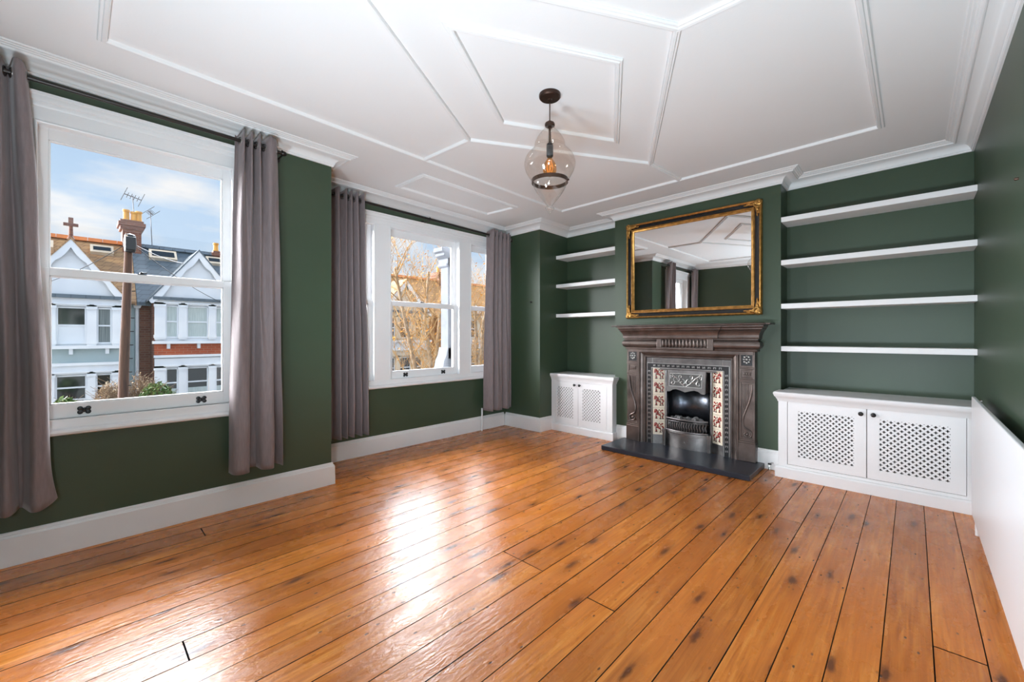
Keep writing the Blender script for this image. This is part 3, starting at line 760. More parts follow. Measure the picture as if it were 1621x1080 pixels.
# ------------------------------------------------------------------ hearth and fireplace
FX = -1.738
tag(build(MB().box(-2.475, -1.010, 3.995, YBR - .003, .0, .050), 'hearth_slab', M['slate'], bevel=.006), 'dark slate hearth slab on the floor in front of the fireplace', 'hearth')
XZ = lambda a, b, h: (a, h, b)
def surround():
    t = thing('fireplace_surround', 'brown cast iron fireplace surround with scrolled pilasters and mantelshelf', 'fireplace', (FX, 4.46, .05))
    S = .05; YW = YBR - .002
    iron = M['iron']
    # mantelshelf
    b = MB().sweep([(-2.385, YW), (-2.385, 4.44), (-1.078, 4.44), (-1.078, YW)], [(-d, h) for d, h in [(-.03, 1.350), (.090, 1.350), (.105, 1.353), (.110, 1.361), (.107, 1.370), (.098, 1.374), (-.03, 1.374)]], XY)
    b.box(-2.42, -1.04, 4.40, YW, 1.351, 1.3735)
    # ears of the shelf
    b.box(-2.555, -2.44, 4.345, YW, 1.358, 1.372); b.box(-1.03, -.930, 4.345, YW, 1.358, 1.372)
    build(b, 'mantelshelf', iron, t, bevel=.002)
    ogee = [(.035, 1.222), (.042, 1.224), (.046, 1.232), (.044, 1.240), (.047, 1.262), (.055, 1.285), (.068, 1.305), (.078, 1.315), (.080, 1.325), (.086, 1.330), (.092, 1.340), (.092, 1.351)]
    roll = [(.0, 1.100), (.022, 1.100), (.026, 1.108), (.022, 1.118), (.026, 1.126)] + [(.028 + .026 * math.sin(a), 1.165 - .038 * math.cos(a)) for a in [PI * i / 10 for i in range(0, 11)]] + [(.030, 1.207), (.035, 1.214)]
    pr = roll + ogee + [(-.03, 1.351), (-.03, 1.100)]
    b = MB().sweep([(-2.385, YW), (-2.385, 4.44), (-1.078, 4.44), (-1.078, YW)], [(-d, h) for d, h in pr], XY)
    b.box(-2.37, -1.09, 4.42, YW, 1.07, 1.35)
    build(b, 'frieze', iron, t, smooth=28)
    # centre block with gadrooned panel
    pr = [(.0, 1.218)] + ogee + [(-.03, 1.351), (-.03, 1.218)]
    fr = build(MB().sweep([(-2.07, 4.46), (-2.07, 4.418), (-1.435, 4.418), (-1.435, 4.46)], [(-d, h) for d, h in pr], XY), 'centre_block', iron, t, smooth=28)
    b = MB().box(-2.02, -1.435, 4.378, 4.44, 1.105, 1.128); b.box(-2.02, -1.435, 4.378, 4.44, 1.218, 1.236)
    b.box(-2.02, -1.968, 4.382, 4.44, 1.12, 1.22); b.box(-1.492, -1.435, 4.382, 4.44, 1.12, 1.22)
    b.box(-1.97, -1.49, 4.396, 4.44, 1.12, 1.22)
    build(b, 'panel_frame', iron, fr, bevel=.004)
    b = MB()
    for i in range(13):
        x = -1.948 + .437 * i / 12
        b.ell((x, 4.393, 1.172), .014, .017, .047, 12, 10)
    build(b, 'gadrooning', iron, fr, smooth=60)
    # side jambs and pilasters
    for sx, xa, xb in ((-1, -2.402, -2.258), (1, -1.216, -1.076)):
        xm = (xa + xb) / 2; w = xb - xa
        b = MB().box(xa, xb, 4.446, YW, S, 1.10)
        f = 4.436
        b.box(xa - .004, xb + .004, f - .006, YW, .225, .243); b.box(xa + .002, xb - .002, f, YW, .243, .262)
        for z in (.945, .945 - .022, .835, .835 - .0): pass
        b.box(xa - .003, xb + .003, f - .006, 4.46, .936, .950); b.box(xa - .003, xb + .003, f - .006, 4.46, .822, .836); b.box(xa, xb, f - .001, 4.46, .806, .822)
        # raised edges framing the panels
        for (za, zb) in ((.950, 1.100), (.836, .936), (.262, .806)):
            b.box(xa, xa + .022, f, 4.46, za, zb); b.box(xb - .022, xb, f, 4.46, za, zb)
            b.box(xa + .022, xb - .022, f, 4.46, za, za + .016); b.box(xa + .022, xb - .022, f, 4.46, zb - .016, zb)
        p = build(b, 'pilaster', iron, t, bevel=.003)
        build(MB().box(xa - .006, xb + .006, f - .010, YW, S, .226), 'plinth_block', iron, p, bevel=.005)
        b = MB()
        for k in range(8):
            a = PI / 4 * k
            b.ell((xm + .026 * math.cos(a), f + .004, 1.025 + .033 * math.sin(a)), .011, .008, .011, 10, 6)
        b.ell((xm, f + .002, 1.025), .012, .010, .012, 12, 8)
        build(b, 'rosette', M['steelhi'], p, smooth=60)
        build(MB().box(xm - .048, xm + .048, f + .006, 4.447, .968, 1.082), 'rosette_ground', M['soot_shade'], p)  # added dark backing, recess shade painted behind the rosette
        b = MB().box(xm - .034, xm + .034, f + .002, 4.45, .868, .905)
        for k in range(3): b.ell((xm - .020 + .02 * k, f + .001, .887), .010, .006, .012, 8, 6)
        build(b, 'small_panel', iron, p, bevel=.002)
        # fluting behind the scroll
        b = MB()
        for k in range(5):
            xx = xm - sx * (-.020 + .013 * k) * 1 - sx * .014
            b.tube([(xx, f + .010, .785), (xx, f + .010, .60 - .04 * (4 - k) if True else .5)], .005, 8)
        build(b, 'fluting', iron, p, smooth=50)
        # S scroll
        e = sx
        cv = [(.046 * e, .79), (.042 * e, .72), (.026 * e, .64), (.000, .56), (-.024 * e, .49), (-.034 * e, .43), (-.028 * e, .385), (-.004 * e, .36), (.024 * e, .345), (.040 * e, .320), (.036 * e, .292), (.014 * e, .281), (-.012 * e, .288), (-.022 * e, .306), (-.010 * e, .322), (.008 * e, .318), (.010 * e, .306)]
        pts = []
        for i in range(len(cv) - 1):
            for s in range(4):
                p0, p1, p2, p3 = cv[max(i - 1, 0)], cv[i], cv[i + 1], cv[min(i + 2, len(cv) - 1)]; s /= 4
                q = [.5 * (2 * bb + (c_ - a_) * s + (2 * a_ - 5 * bb + 4 * c_ - d_) * s * s + (3 * bb - a_ - 3 * c_ + d_) * s ** 3) for a_, bb, c_, d_ in zip(p0, p1, p2, p3)]
                pts.append((xm + q[0], f + .004, q[1]))
        b = MB().tube(pts, .0085, 8); b.ell((xm + .002 * e, f + .004, .308), .012, .010, .012, 10, 7)
        # solid leaf below the curve
        leaf = [(xm + .050 * e, .76)] + [(x, z) for x, y, z in pts[4:28]] + [(xm + .050 * e, .36)]
        b.prism(leaf, XZ, f + .004, 4.45)
        build(b, 'scroll', iron, p, smooth=40)
    # inner architrave around the insert
    pts = [(-2.258, S), (-2.258, 1.092), (-1.216, 1.092), (-1.216, S)]
    pr = [(0, 4.50), (0, 4.428), (.006, 4.424), (.016, 4.424), (.022, 4.430), (.026, 4.440), (.040, 4.446), (.052, 4.456), (.060, 4.462), (.064, 4.456), (.072, 4.456), (.078, 4.468), (.080, 4.50)]
    build(MB().sweep(pts, [(-d, h) for d, h in pr], XZ), 'architrave', iron, t, smooth=28)
surround()

def insert():
    t = thing('fireplace_insert', 'polished cast iron fireplace insert with flower tiles, hood and fire basket', 'fireplace', (FX, 4.47, .05))
    S = .05; st = M['steel']
    # face plate: outer band, then canted tiled cheeks
    b = MB(); yp = 4.470
    b.box(-2.178, -2.104, yp, 4.515, S, 1.012); b.box(-1.372, -1.296, yp, 4.515, S, 1.012); b.box(-2.104, -1.372, yp, 4.515, .900, 1.012)
    b.box(-2.03, -1.445, 4.485, 4.56, .874, .905)
    build(b, 'face_plate', st, t, bevel=.002)
    # patterned border
    b = MB(); xs0, xs1, zt = -2.170, -1.306, .952
    for (x0, x1, z0, z1) in ((xs0 + .0, xs0 + .006, S, zt), (xs0 + .050, xs0 + .056, S, zt - .05), (xs1 - .006, xs1, S, zt), (xs1 - .056, xs1 - .050, S, zt - .05), (xs0, xs1, zt - .006, zt), (xs0 + .05, xs1 - .05, zt - .056, zt - .050)):
        b.box(x0, x1, yp - .007, yp + .002, z0, z1)
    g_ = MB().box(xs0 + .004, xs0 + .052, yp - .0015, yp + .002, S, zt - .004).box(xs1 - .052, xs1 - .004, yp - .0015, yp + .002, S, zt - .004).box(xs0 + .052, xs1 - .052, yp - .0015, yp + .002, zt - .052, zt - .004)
    build(g_, 'border_ground', M['soot_shade'], t)  # added dark strips, shade painted behind the border pattern
    rr = random.Random(5)
    def motif(cx, cz):
        k = rr.random()
        b.box(cx - .012, cx - .007, yp - .009, yp + .002, cz - .010, cz + .010)
        b.box(cx + .007, cx + .012, yp - .009, yp + .002, cz - .010, cz + .010)
        if k < .5: b.box(cx - .008, cx + .008, yp - .009, yp + .002, cz + .003, cz + .008)
        else: b.hexa([(cx - .009, yp + .002, cz - .010), (cx - .004, yp + .002, cz - .010), (cx - .004, yp - .006, cz - .010), (cx - .009, yp - .006, cz - .010)], [(cx + .004, yp + .002, cz + .010), (cx + .009, yp + .002, cz + .010), (cx + .009, yp - .006, cz + .010), (cx + .004, yp - .006, cz + .010)])
    for i in range(14): motif(xs0 + .06 + (xs1 - xs0 - .12) * (i + .5) / 14, zt - .028)
    for i in range(17):
        z = S + .03 + .80 * (i + .5) / 17; motif(xs0 + .028, z); motif(xs1 - .028, z)
    build(b, 'patterned_border', M['steelhi'], t)
    # tiles: five each side on cheeks canted into the opening
    for sx in (-1, 1):
        xo, xi = FX + sx * .368, FX + sx * .252
        yo, yi = 4.474, 4.534
        d = Vector((xi - xo, yi - yo, 0)); W = d.length; d.normalize(); nrm = Vector((d.y, -d.x, 0))
        if nrm.y > 0: nrm = -nrm
        def pt(a, h, z): 
            q = Vector((xo, yo, z)) + d * a + nrm * h
            return tuple(q)
        b = MB().hexa([pt(0, -.012, S), pt(W, -.012, S), pt(W, .001, S), pt(0, .001, S)], [pt(0, -.012, .90), pt(W, -.012, .90), pt(W, .001, .90), pt(0, .001, .90)])
        build(b, 'cheek', st, t)
        for k in range(5):
            z0 = .151 + .1492 * k; z1 = z0 + .1478
            tl = build(MB().hexa([pt(.002, 0, z0), pt(W - .002, 0, z0), pt(W - .002, .006, z0), pt(.002, .006, z0)], [pt(.002, 0, z1), pt(W - .002, 0, z1), pt(W - .002, .006, z1), pt(.002, .006, z1)]), 'tile', M['tile'], t, bevel=.0015)
            zm = (z0 + z1) / 2
            fl = MB(); sm = MB()
            def blob(mbx, a, z, r, r2=None):
                r2 = r2 or r
                n = 10; ring = [pt(W / 2 + a + r * math.cos(2 * PI * i / n), .0065, zm + z + r2 * math.sin(2 * PI * i / n)) for i in range(n)]
                top = [pt(W / 2 + a + r * .7 * math.cos(2 * PI * i / n), .0085, zm + z + r2 * .7 * math.sin(2 * PI * i / n)) for i in range(n)]
                mbx.add(ring + top, [tuple(range(n, 2 * n))] + [(i, (i + 1) % n, n + (i + 1) % n, n + i) for i in range(n)])
            for a, z, r in ((-.024, .036, .013), (-.010, .026, .010), (-.030, .022, .009), (.026, .038, .008), (.014, .030, .007), (-.012, .008, .012), (.004, -.002, .009), (.028, .012, .008), (.034, .002, .007), (-.020, -.022, .008), (.026, -.020, .008)): blob(fl, a * 1.38, z * 1.25, r * 1.32)
            for a, z, r, r2 in ((-.004, .014, .020, .003), (.018, .016, .014, .003), (-.022, -.006, .004, .022), (.012, -.014, .004, .020), (.030, -.010, .004, .018), (-.020, -.034, .012, .005), (.012, -.036, .010, .005), (.030, -.034, .008, .006), (.002, .040, .006, .005)): blob(sm, a * 1.38, z * 1.25, r * 1.3, r2 * 1.3)
            build(fl, 'flower_motif', M['red'], tl, smooth=30); build(sm, 'stem_motif', M['darkred'], tl, smooth=30)
    # edge pillars, hood
    for sx in (-1, 1):
        b = MB().tube([(FX + sx * .238, 4.528, S), (FX + sx * .238, 4.528, .88)], .014, 12)
        build(b, 'edge_pillar', st, t, smooth=40)
    hx0, hx1 = FX - .186, FX + .186
    hy = lambda z: 4.452 + (z - .68) * .16
    poly = [(hx0 - .022, .885)] + [(hx0 - .022, .66), (hx0 - .01, .648), (hx0 + .02, .652), (hx0 + .05, .672), (hx0 + .09, .680), (hx0 + .13, .672), (FX, .655), (hx1 - .13, .672), (hx1 - .09, .680), (hx1 - .05, .672), (hx1 - .02, .652), (hx1 + .01, .648), (hx1 + .022, .66)] + [(hx1 + .022, .885)]
    b = MB().prism(poly, lambda a, z, h: (a, hy(z) + h, z), 0, .014)
    for x in (hx0 - .022, hx1 + .010):
        b.hexa([(x, hy(.66), .66), (x + .012, hy(.66), .66), (x + .012, 4.64, .66), (x, 4.64, .66)], [(x, hy(.885), .885), (x + .012, hy(.885), .885), (x + .012, 4.64, .885), (x, 4.64, .885)])
    hd = build(b, 'hood', st, t)
    b = MB()
    ox0, ox1, oz0, oz1 = hx0 + .014, hx1 - .014, .708, .850
    HP = lambda a, z, h: (a, hy(z) - h, z)
    b.sweep([(ox0, oz0), (ox1, oz0), (ox1, oz1), (ox0, oz1)], [(0, 0), (0, .006), (.006, .006), (.008, 0)], HP, closed=True)
    build(MB().hexa([HP(ox0 + .006, oz0 + .006, 0), HP(ox1 - .006, oz0 + .006, 0), HP(ox1 - .006, oz0 + .006, .0015), HP(ox0 + .006, oz0 + .006, .0015)], [HP(ox0 + .006, oz1 - .006, 0), HP(ox1 - .006, oz1 - .006, 0), HP(ox1 - .006, oz1 - .006, .0015), HP(ox0 + .006, oz1 - .006, .0015)]), 'hood_panel', M['hoodground'], hd)  # dark panel paints the recess shade behind the scrolls
    def curl(cx, cz, r0, a0, turns, sgn):
        pts = []
        for i in range(22):
            s = i / 21; a = a0 + sgn * turns * 2 * PI * s; r = r0 * (1 - .82 * s)
            pts.append(HP(cx + r * math.cos(a), cz + r * math.sin(a), .003))
        b.tube(pts, [.0055 * (1 - .4 * i / 21) for i in range(22)], 6)
    for sg in (-1, 1):
        for dx, dz, r, a0 in ((.035, -.02, .034, PI / 2), (.10, .012, .040, PI), (.135, -.030, .026, PI / 2), (.055, .036, .024, -PI / 2), (.150, .034, .020, -PI / 2)):
            curl(FX + sg * dx, .778 + dz, r, a0 if sg > 0 else PI - a0, 1.1, sg)
        b.tube([HP(FX + sg * .005, .715, .003), HP(FX + sg * .05, .745, .003), HP(FX + sg * .10, .80, .003), HP(FX + sg * .15, .84, .003)], .005, 6)
    build(b, 'hood_relief', M['steelhi'], hd, smooth=50)
    # firebox
    b = MB()
    fb = []
    n = 14
    for i in range(n + 1):
        a = PI * i / n
        fb.append((FX - .238 * math.cos(a), 4.545 + .165 * math.sin(a) ** .7))
    for i in range(n):
        (xa, ya), (xb, yb) = fb[i], fb[i + 1]
        b.add([(xa, ya, S), (xb, yb, S), (xb, yb, .90), (xa, ya, .90)], [(0, 1, 2, 3)])
    build(b, 'fireback', M['fireback'], t, smooth=60, solid=.006, weld=True)
    b = MB().box(FX - .25, FX + .25, 4.54, 4.74, .895, .91); b.box(FX - .235, FX + .235, 4.49, 4.70, .225, .243)
    b.box(FX - .252, FX - .240, 4.54, 4.66, S, .9)
    build(b, 'firebox', M['soot_shade'], t)
    # bowed basket
    bow = lambda x: 4.485 - .060 * (1 - ((x - FX) / .225) ** 2)
    xs = [FX - .222 + .444 * i / 24 for i in range(25)]
    g = build(MB().tube([(x, bow(x), .362) for x in xs], .0105, 10), 'grate', st, t, smooth=50)
    b = MB().tube([(x, bow(x), .236) for x in xs], .0095, 10); b.tube([(x, bow(x) - .002, .338) for x in xs], .004, 6)
    build(b, 'bottom_rail', st, g, smooth=50)
    for i in range(17):
        x = FX - .205 + .41 * i / 16; y = bow(x) - .002
        build(MB().tube([(x, y, .24), (x + .006, y - .005, .268), (x - .003, y - .006, .30), (x + .004, y - .003, .336)], .0052, 6), 'grate_bar', st, g, smooth=50)
    # ash pan front
    poly = [(x, bow(x) - .004) for x in xs]
    b = MB().prism(poly + [(xs[-1], 4.53), (xs[0], 4.53)], XY, .205, .226)
    b.prism([(x, y + .012) for x, y in poly] + [(xs[-1], 4.53), (xs[0], 4.53)], XY, .188, .206)
    a = build(b, 'ash_cover', st, t, bevel=.003)
    build(MB().prism([(x, y + .026) for x, y in poly] + [(xs[-1], 4.53), (xs[0], 4.53)], XY, S, .19), 'ash_door', st, a)
    build(MB().lathe([(0, 0), (.004, 0), (.004, -.012), (.009, -.016), (.008, -.022), (0, -.024)], (FX, bow(FX) + .024, .125), 14, 'y'), 'knob', st, a, smooth=50)
    for sx in (-1, 1):
        b = MB().box(FX + sx * .236 - .016, FX + sx * .236 + .016, 4.462, 4.50, S, .20)
        b.box(FX + sx * .236 - .020, FX + sx * .236 + .020, 4.456, 4.50, .19, .23)
        build(b, 'foot', st, a, bevel=.004)
insert()
rc = random.Random(9)
proto = None
for i in range(20):
    x = FX - .17 + .34 * ((i * .618) % 1); y = 4.50 + .11 * rc.random(); s = rc.uniform(.024, .038)
    z = .335 + .02 * rc.random() + (.012 if i % 3 == 0 else 0)
    def lump(p, c=(x, y, z), k=i):
        v = Vector(p) - Vector(c); q = mnoise.noise(v * 40 + Vector((k * 3.1, 0, 0)))
        v *= 1 + .45 * q
        return tuple(Vector(c) + v)
    o = build(MB().ell((x, y, z), s, s * .9, s * .72, 10, 7, lump), 'coal', M['coal'], smooth=35)
    tag(o, 'grey lump of coal lying in the fireplace basket', 'coal', 'coals in the fire basket')
b = MB().box(FX - .2, FX + .2, 4.485, 4.63, .243, .315)
tag(build(b, 'ash_bed', M['soot_shade'], bevel=.02), 'dark ash bed under the coals in the fire basket', 'ash', kind='stuff')

# gas valve beside the hearth
t = thing('gas_valve', 'small chrome gas valve on the floor right of the hearth', 'valve', (-.962, 4.465, 0))
build(MB().tube([(-.962, 4.465, 0), (-.962, 4.465, .05), (-.950, 4.485, .066), (-.94, 4.495, .066)], .008, 10), 'pipe', M['chrome'], t, smooth=50)
build(MB().box(-.976, -.948, 4.455, 4.475, .052, .066), 'tap', M['black'], t, bevel=.003)

# hook and screw on the walls
tag(build(MB().lathe([(0, 0), (.008, 0), (.008, -.012), (.014, -.02), (.010, -.028), (0, -.03)], (-3.652, YP, 1.70), 14, 'y'), 'wall_hook', M['black'], smooth=50), 'small black curtain tieback hook on the green pier', 'hook')
tag(build(MB().lathe([(0, 0), (.006, 0), (.007, -.010), (.004, -.014), (0, -.014)], (XR, 2.905, 1.952), 10, 'x'), 'wall_screw', M['bronze'], smooth=50), 'small rusty screw in the green right wall', 'screw')

# ------------------------------------------------------------------ radiator
def radiator():
    y0, y1, z0, z1 = 1.35, 3.925, .125, .868
    t = thing('radiator', 'long flat white panel radiator on the right wall', 'radiator', (.30, (y0 + y1) / 2, 0))
    b = MB().box(.268, .286, y0, y1, z0, z1)
    build(b, 'front_panel', M['rad'], t, bevel=.004)
    b = MB()
    n = int((y1 - y0 - .1) / .05)
    for i in range(n):
        y = y0 + .06 + .05 * i; b.box(.285, .294, y, y + .026, z0 + .03, z1 - .03)
    build(b, 'fluted_back', M['rad'], t)
    for y in (y0 + .25, (y0 + y1) / 2, y1 - .25):
        build(MB().box(.288, XR, y - .015, y + .015, z0 + .1, z1 - .09), 'bracket', M['rad'], t)
    b = MB().tube([(.290, y1 - .025, z0 + .05), (.290, y1 - .025, 0)], .010, 10); b.lathe([(0, .10), (.014, .10), (.014, .14), (0, .14)], (.290, y1 - .025, 0), 14)
    build(b, 'pipe', M['white'], t, smooth=50)
    b = MB().lathe([(0, 0), (.011, 0), (.011, .022), (.006, .030), (0, .030)], (.302, y1 - .05, z1 - .035), 14, 'y'); b.tube([(.29, y1 - .03, z1 - .03), (.312, y1 - .03, z1 - .022)], .009, 10)
    build(b, 'bleed_valve', M['nickel'], t, smooth=50)
radiator()

# ------------------------------------------------------------------ the street outside
GZ = -3.3
tag(build(MB().box(-60, 8, -40, 70, GZ - .2, GZ), 'ground', M['road'], None), 'asphalt street in front of the houses', 'street', kind='structure')
for xa, xb, l in ((-16.2, -13.2, 'paved strip in front of the houses across the street'), (-7, -4.6, 'paved strip below the bay window')):
    tag(build(MB().box(xa, xb, -30, 60, GZ, GZ + .12), 'pavement', M['pave']), l, 'pavement', kind='structure')
HX = -17.5
def house(label, yc, hw, zE, zA, win_z, gwin_z, sill_z, band_z, wins, gwins, upper, band, lower, roofm, ymin, ymax, finial=True, blinds=('xblind',), brickside=None, skylights=(), zr=4.46, side='xblue'):
    t = thing('house', label, 'house', (HX - 2, yc, GZ))
    x0 = HX - .0
    y0, y1 = yc - hw, yc + hw
    build(MB().box(HX - 1.2, HX - .12, y0, y1, sill_z - .02, zE), 'upper_wall', M[upper], t)
    build(MB().box(HX - 1.2, HX - .06, y0, y1, band_z, sill_z - .02), 'wall_band', M[band], t)
    build(MB().box(HX - 1.2, HX - .12, y0, y1, GZ, band_z), 'lower_wall', M[lower], t)
    if brickside:
        build(MB().box(HX - 1.2, HX - .80, y0 - .32, y0 + .02, GZ, 2.36).box(HX - 1.1, HX - .10, y0 - .03, y0 + .02, GZ, zE - .02), 'side_wall', M[brickside], t)
    build(MB().box(HX - 6, HX - .85, ymin, ymax, GZ, 2.35), 'main_wall', M[side], t)
    # window surrounds
    for zs, ws, top in ((win_z, wins, zE), (gwin_z, gwins, band_z)):
        zb, zt = zs
        b = MB(); ed = [y0] + [v for a, c, k in ws for v in (a, c)] + [y1]
        for i in range(0, len(ed), 2):
            a, c = ed[i], ed[i + 1]
            if c - a < .02: continue
            b.box(HX - .2, HX, a, c, zb - .05, zt + .08); b.box(HX - .2, HX + .03, a - .02, c + .02, zt - .06, zt + .02); b.box(HX - .2, HX + .03, a - .02, c + .02, zb + .0, zb + .10)
        b.box(HX - .2, HX, y0, y1, zt + .02, min(top, zt + .32))
        for a, c, k in ws: b.box(HX - .2, HX + .05, a - .05, c + .05, zt + .06, zt + .10)
        build(b, 'window_surround', M['xwhite' if upper != 'xcream' else 'xcream'], t)
        for a, c, k in ws:
            b = MB(); e = .045
            b.box(HX - .16, HX - .08, a, a + e, zb, zt); b.box(HX - .16, HX - .08, c - e, c, zb, zt)
            zm = (zb + zt) / 2
            for z in (zb, zm - .02, zt - e): b.box(HX - .16, HX - .08, a + e, c - e, z, z + e)
            f = build(b, 'window', M['xwhite'], t)
            if k == 'half':
                build(MB().box(HX - .14, HX - .11, a + e, c - e, zm, zt), 'pane', M['xglass'], f); build(MB().box(HX - .14, HX - .11, a + e, c - e, zb, zm), 'blind', M['xwhite'], f)
            elif k == 'low':
                build(MB().box(HX - .14, HX - .11, a + e, c - e, zb + .3, zt), 'pane', M['xglass'], f); build(MB().box(HX - .14, HX - .11, a + e, c - e, zb, zb + .3), 'blind', M['xblind'], f)
            else:
                build(MB().box(HX - .14, HX - .11, a + e, c - e, zb, zt), 'pane' if k == 'xglass' else 'blind', M[k], f)
    b = MB().box(HX - .2, HX + .14, y0 - .05, y1 + .10, sill_z - .02, sill_z + .07)
    for y in (y0 + .3 * hw, yc, y1 - .3 * hw): b.box(HX - .2, HX + .07, y - .04, y + .04, sill_z - .18, sill_z)
    build(b, 'sill', M['xwhite'], t)
    build(MB().box(HX - .2, HX + .06, y0 - .02, y1 + .02, band_z - .05, band_z + .03), 'string_course', M['xwhite'], t)
    build(MB().box(HX - .3, HX + .10, y0 - .05, y1 + .05, zE - .08, zE + .02), 'gutter', M['slates'], t)
    # gable
    gh = hw + .02
    build(MB().prism([(yc - gh, zE), (yc + gh, zE), (yc, zA - .1)], lambda a, z, h: (h, a, z), HX - .6, HX - .06), 'gable', M['xwhite' if upper != 'xcream' else 'xcream'], t)
    # bargeboards: a sloping board with scalloped lower edge
    b = MB()
    for sg in (-1, 1):
        top = [(yc + sg * (gh + .12), zE - .10), (yc, zA)]
        n = 24; lowe = []
        for i in range(n + 1):
            s = i / n
            y = yc + sg * (gh + .12) * s; z = zA + (zE - .10 - zA) * s
            dpt = .22 + .085 * abs(math.sin(PI * (s * 3.2 + .15)))
            lowe.append((y, z - dpt * (1 if s < .93 else (1 - s) / .07 * .9 + .1)))
        b.prism([top[1], top[0]] + lowe[::-1], lambda a, z, h: (h, a, z), HX + .02, HX + .09)
    build(b, 'bargeboard', M['xwhite'], t)
    # gable roof and main roof
    b = MB()
    for sg in (-1, 1):
        e0 = (yc + sg * (gh + .16), zE - .10); e1 = (yc, zA + .04)
        b.prism([e0, e1, (e1[0], e1[1] - .06), (e0[0], e0[1] - .06)], lambda a, z, h: (h, a, z), HX - 2.6, HX + .11)
    build(b, 'gable_roof', M[roofm], t)
    b = MB().prism([(HX - .55, 2.36), (-20., zr), (-20., zr - .12), (HX - .55, 2.24)], lambda a, z, h: (a, h, z), ymin, ymax)
    b.prism([(-20., zr), (-22.5, 2.36), (-22.5, 2.24), (-20., zr - .12)], lambda a, z, h: (a, h, z), ymin, ymax)
    build(b, 'roof', M[roofm], t)
    b = MB(); n = max(3, int((ymax - ymin) / .34))
    for i in range(n):
        ya = ymin + (ymax - ymin) * i / n
        b.prism([(-20.13, zr - .03), (-20.04, zr + .10), (-19.96, zr + .10), (-19.87, zr - .03)], lambda a, z, h: (a, h, z), ya, ya + (ymax - ymin) / n - .012)
    build(b, 'ridge_tiles', M['ridge' if roofm == 'tiles' else 'slates'], t)
    for (ya, yb, za, zb) in skylights:
        sx = lambda z: -20 + (zr - z) / (zr - 2.36) * (20 + HX - .55)
        q = lambda y, z, o: (sx(z) + o * .65, y, z + o * .75)
        b = MB().hexa([q(ya, za, 0), q(yb, za, 0), q(yb, zb, 0), q(ya, zb, 0)], [q(ya, za, .12), q(yb, za, .12), q(yb, zb, .12), q(ya, zb, .12)])
        s = build(b, 'skylight', M['xcream'], t)
        i = .07
        build(MB().hexa([q(ya + i, za + i, .10), q(yb - i, za + i, .10), q(yb - i, zb - i, .10), q(ya + i, zb - i, .10)], [q(ya + i, za + i, .13), q(yb - i, za + i, .13), q(yb - i, zb - i, .13), q(ya + i, zb - i, .13)]), 'pane', M['xglass'], s)
    if finial:
        b = MB().tube([(HX, yc, zA - .05), (HX, yc, zA + .50)], [.055, .035], 8)
        b.box(HX - .04, HX + .04, yc - .15, yc + .15, zA + .36, zA + .44); b.box(HX - .045, HX + .045, yc - .05, yc + .05, zA + .44, zA + .60)
        b.lathe([(0, 0), (.09, 0), (.06, .07), (.04, .12), (0, .12)], (HX, yc, zA - .02), 10)
        build(b, 'finial', M['xbrown'], t)
    return t
hA = house('white gabled house with grey blue band and cross finial, left in the nearer window', -.123, 1.075, 2.43, 4.06, (1.02, 2.10), (-.62, .12), .90, .44,
      [(-1.05, -.62, 'xcurt'), (-.42, .20, 'half'), (.40, .74, 'xcurt')], [(-1.05, -.65, 'xglass'), (-.44, .21, 'xglass'), (.38, .74, 'xglass')], 'xwhite', 'xblue', 'xwhite', 'tiles', -1.9, 1.33, True, skylights=((-.95, -.52, 3.95, 4.20), (.30, .86, 3.95, 4.22)))
hB = house('white gabled house with red brick band, right in the nearer window', 2.86, 1.14, 2.50, 4.14, (1.19, 2.26), (-.78, .20), 1.02, .60,
      [(1.99, 2.33, 'xblind'), (2.54, 3.15, 'xblind'), (3.34, 3.70, 'xblind')], [(1.99, 2.33, 'low'), (2.54, 3.15, 'low'), (3.34, 3.70, 'low')], 'xwhite', 'xred', 'xwhite', 'slates', 1.34, 4.35, False, brickside='xbrown', skylights=((1.78, 2.55, 3.96, 4.30), (3.45, 3.95, 3.98, 4.26)))
# downpipe in the recess
t = thing('drainpipe', 'grey drainpipe with hopper in the recess between the two white houses', 'drainpipe', (HX - .78, 1.36, GZ))
build(MB().tube([(HX - .78, 1.36, GZ), (HX - .78, 1.36, 2.2)], .05, 10), 'pipe', M['xwhite'], t, smooth=50)
build(MB().hexa([(HX - .85, 1.29, 2.16), (HX - .71, 1.29, 2.16), (HX - .71, 1.43, 2.16), (HX - .85, 1.43, 2.16)], [(HX - .90, 1.22, 2.36), (HX - .66, 1.22, 2.36), (HX - .66, 1.50, 2.36), (HX - .90, 1.50, 2.36)]), 'hopper', M['xwhite'], t)
hC = house('stone fronted gabled house seen left of centre through the bay window', 10.9, 1.3, 2.45, 3.95, (1.15, 2.15), (-.75, .25), .98, .62,
      [(9.95, 10.35, 'xglass'), (10.6, 11.2, 'xglass'), (11.45, 11.85, 'xglass')], [(9.95, 10.35, 'xglass'), (10.6, 11.2, 'xglass'), (11.45, 11.85, 'xglass')], 'xcream', 'xwhite', 'xcream', 'tiles', 9.2, 12.7, False, side='xstock', brickside='xstock')
labels = ['gabled house behind the golden tree, centre of the bay window view', 'gabled house seen at the right of the middle bay window', 'gabled house seen through the right bay light', 'farthest gabled house along the street through the right bay light']
offs = [3.5, 7.0, 10.5, 14.0]
for l, d in zip(labels, offs):
    c = copy_tree(hC, loc=(HX - 2, 10.9 + d, GZ)); c['label'] = l
c = copy_tree(hC, loc=(HX - 2, 7.4, GZ)); c['label'] = 'gabled house between the white houses and the golden tree'
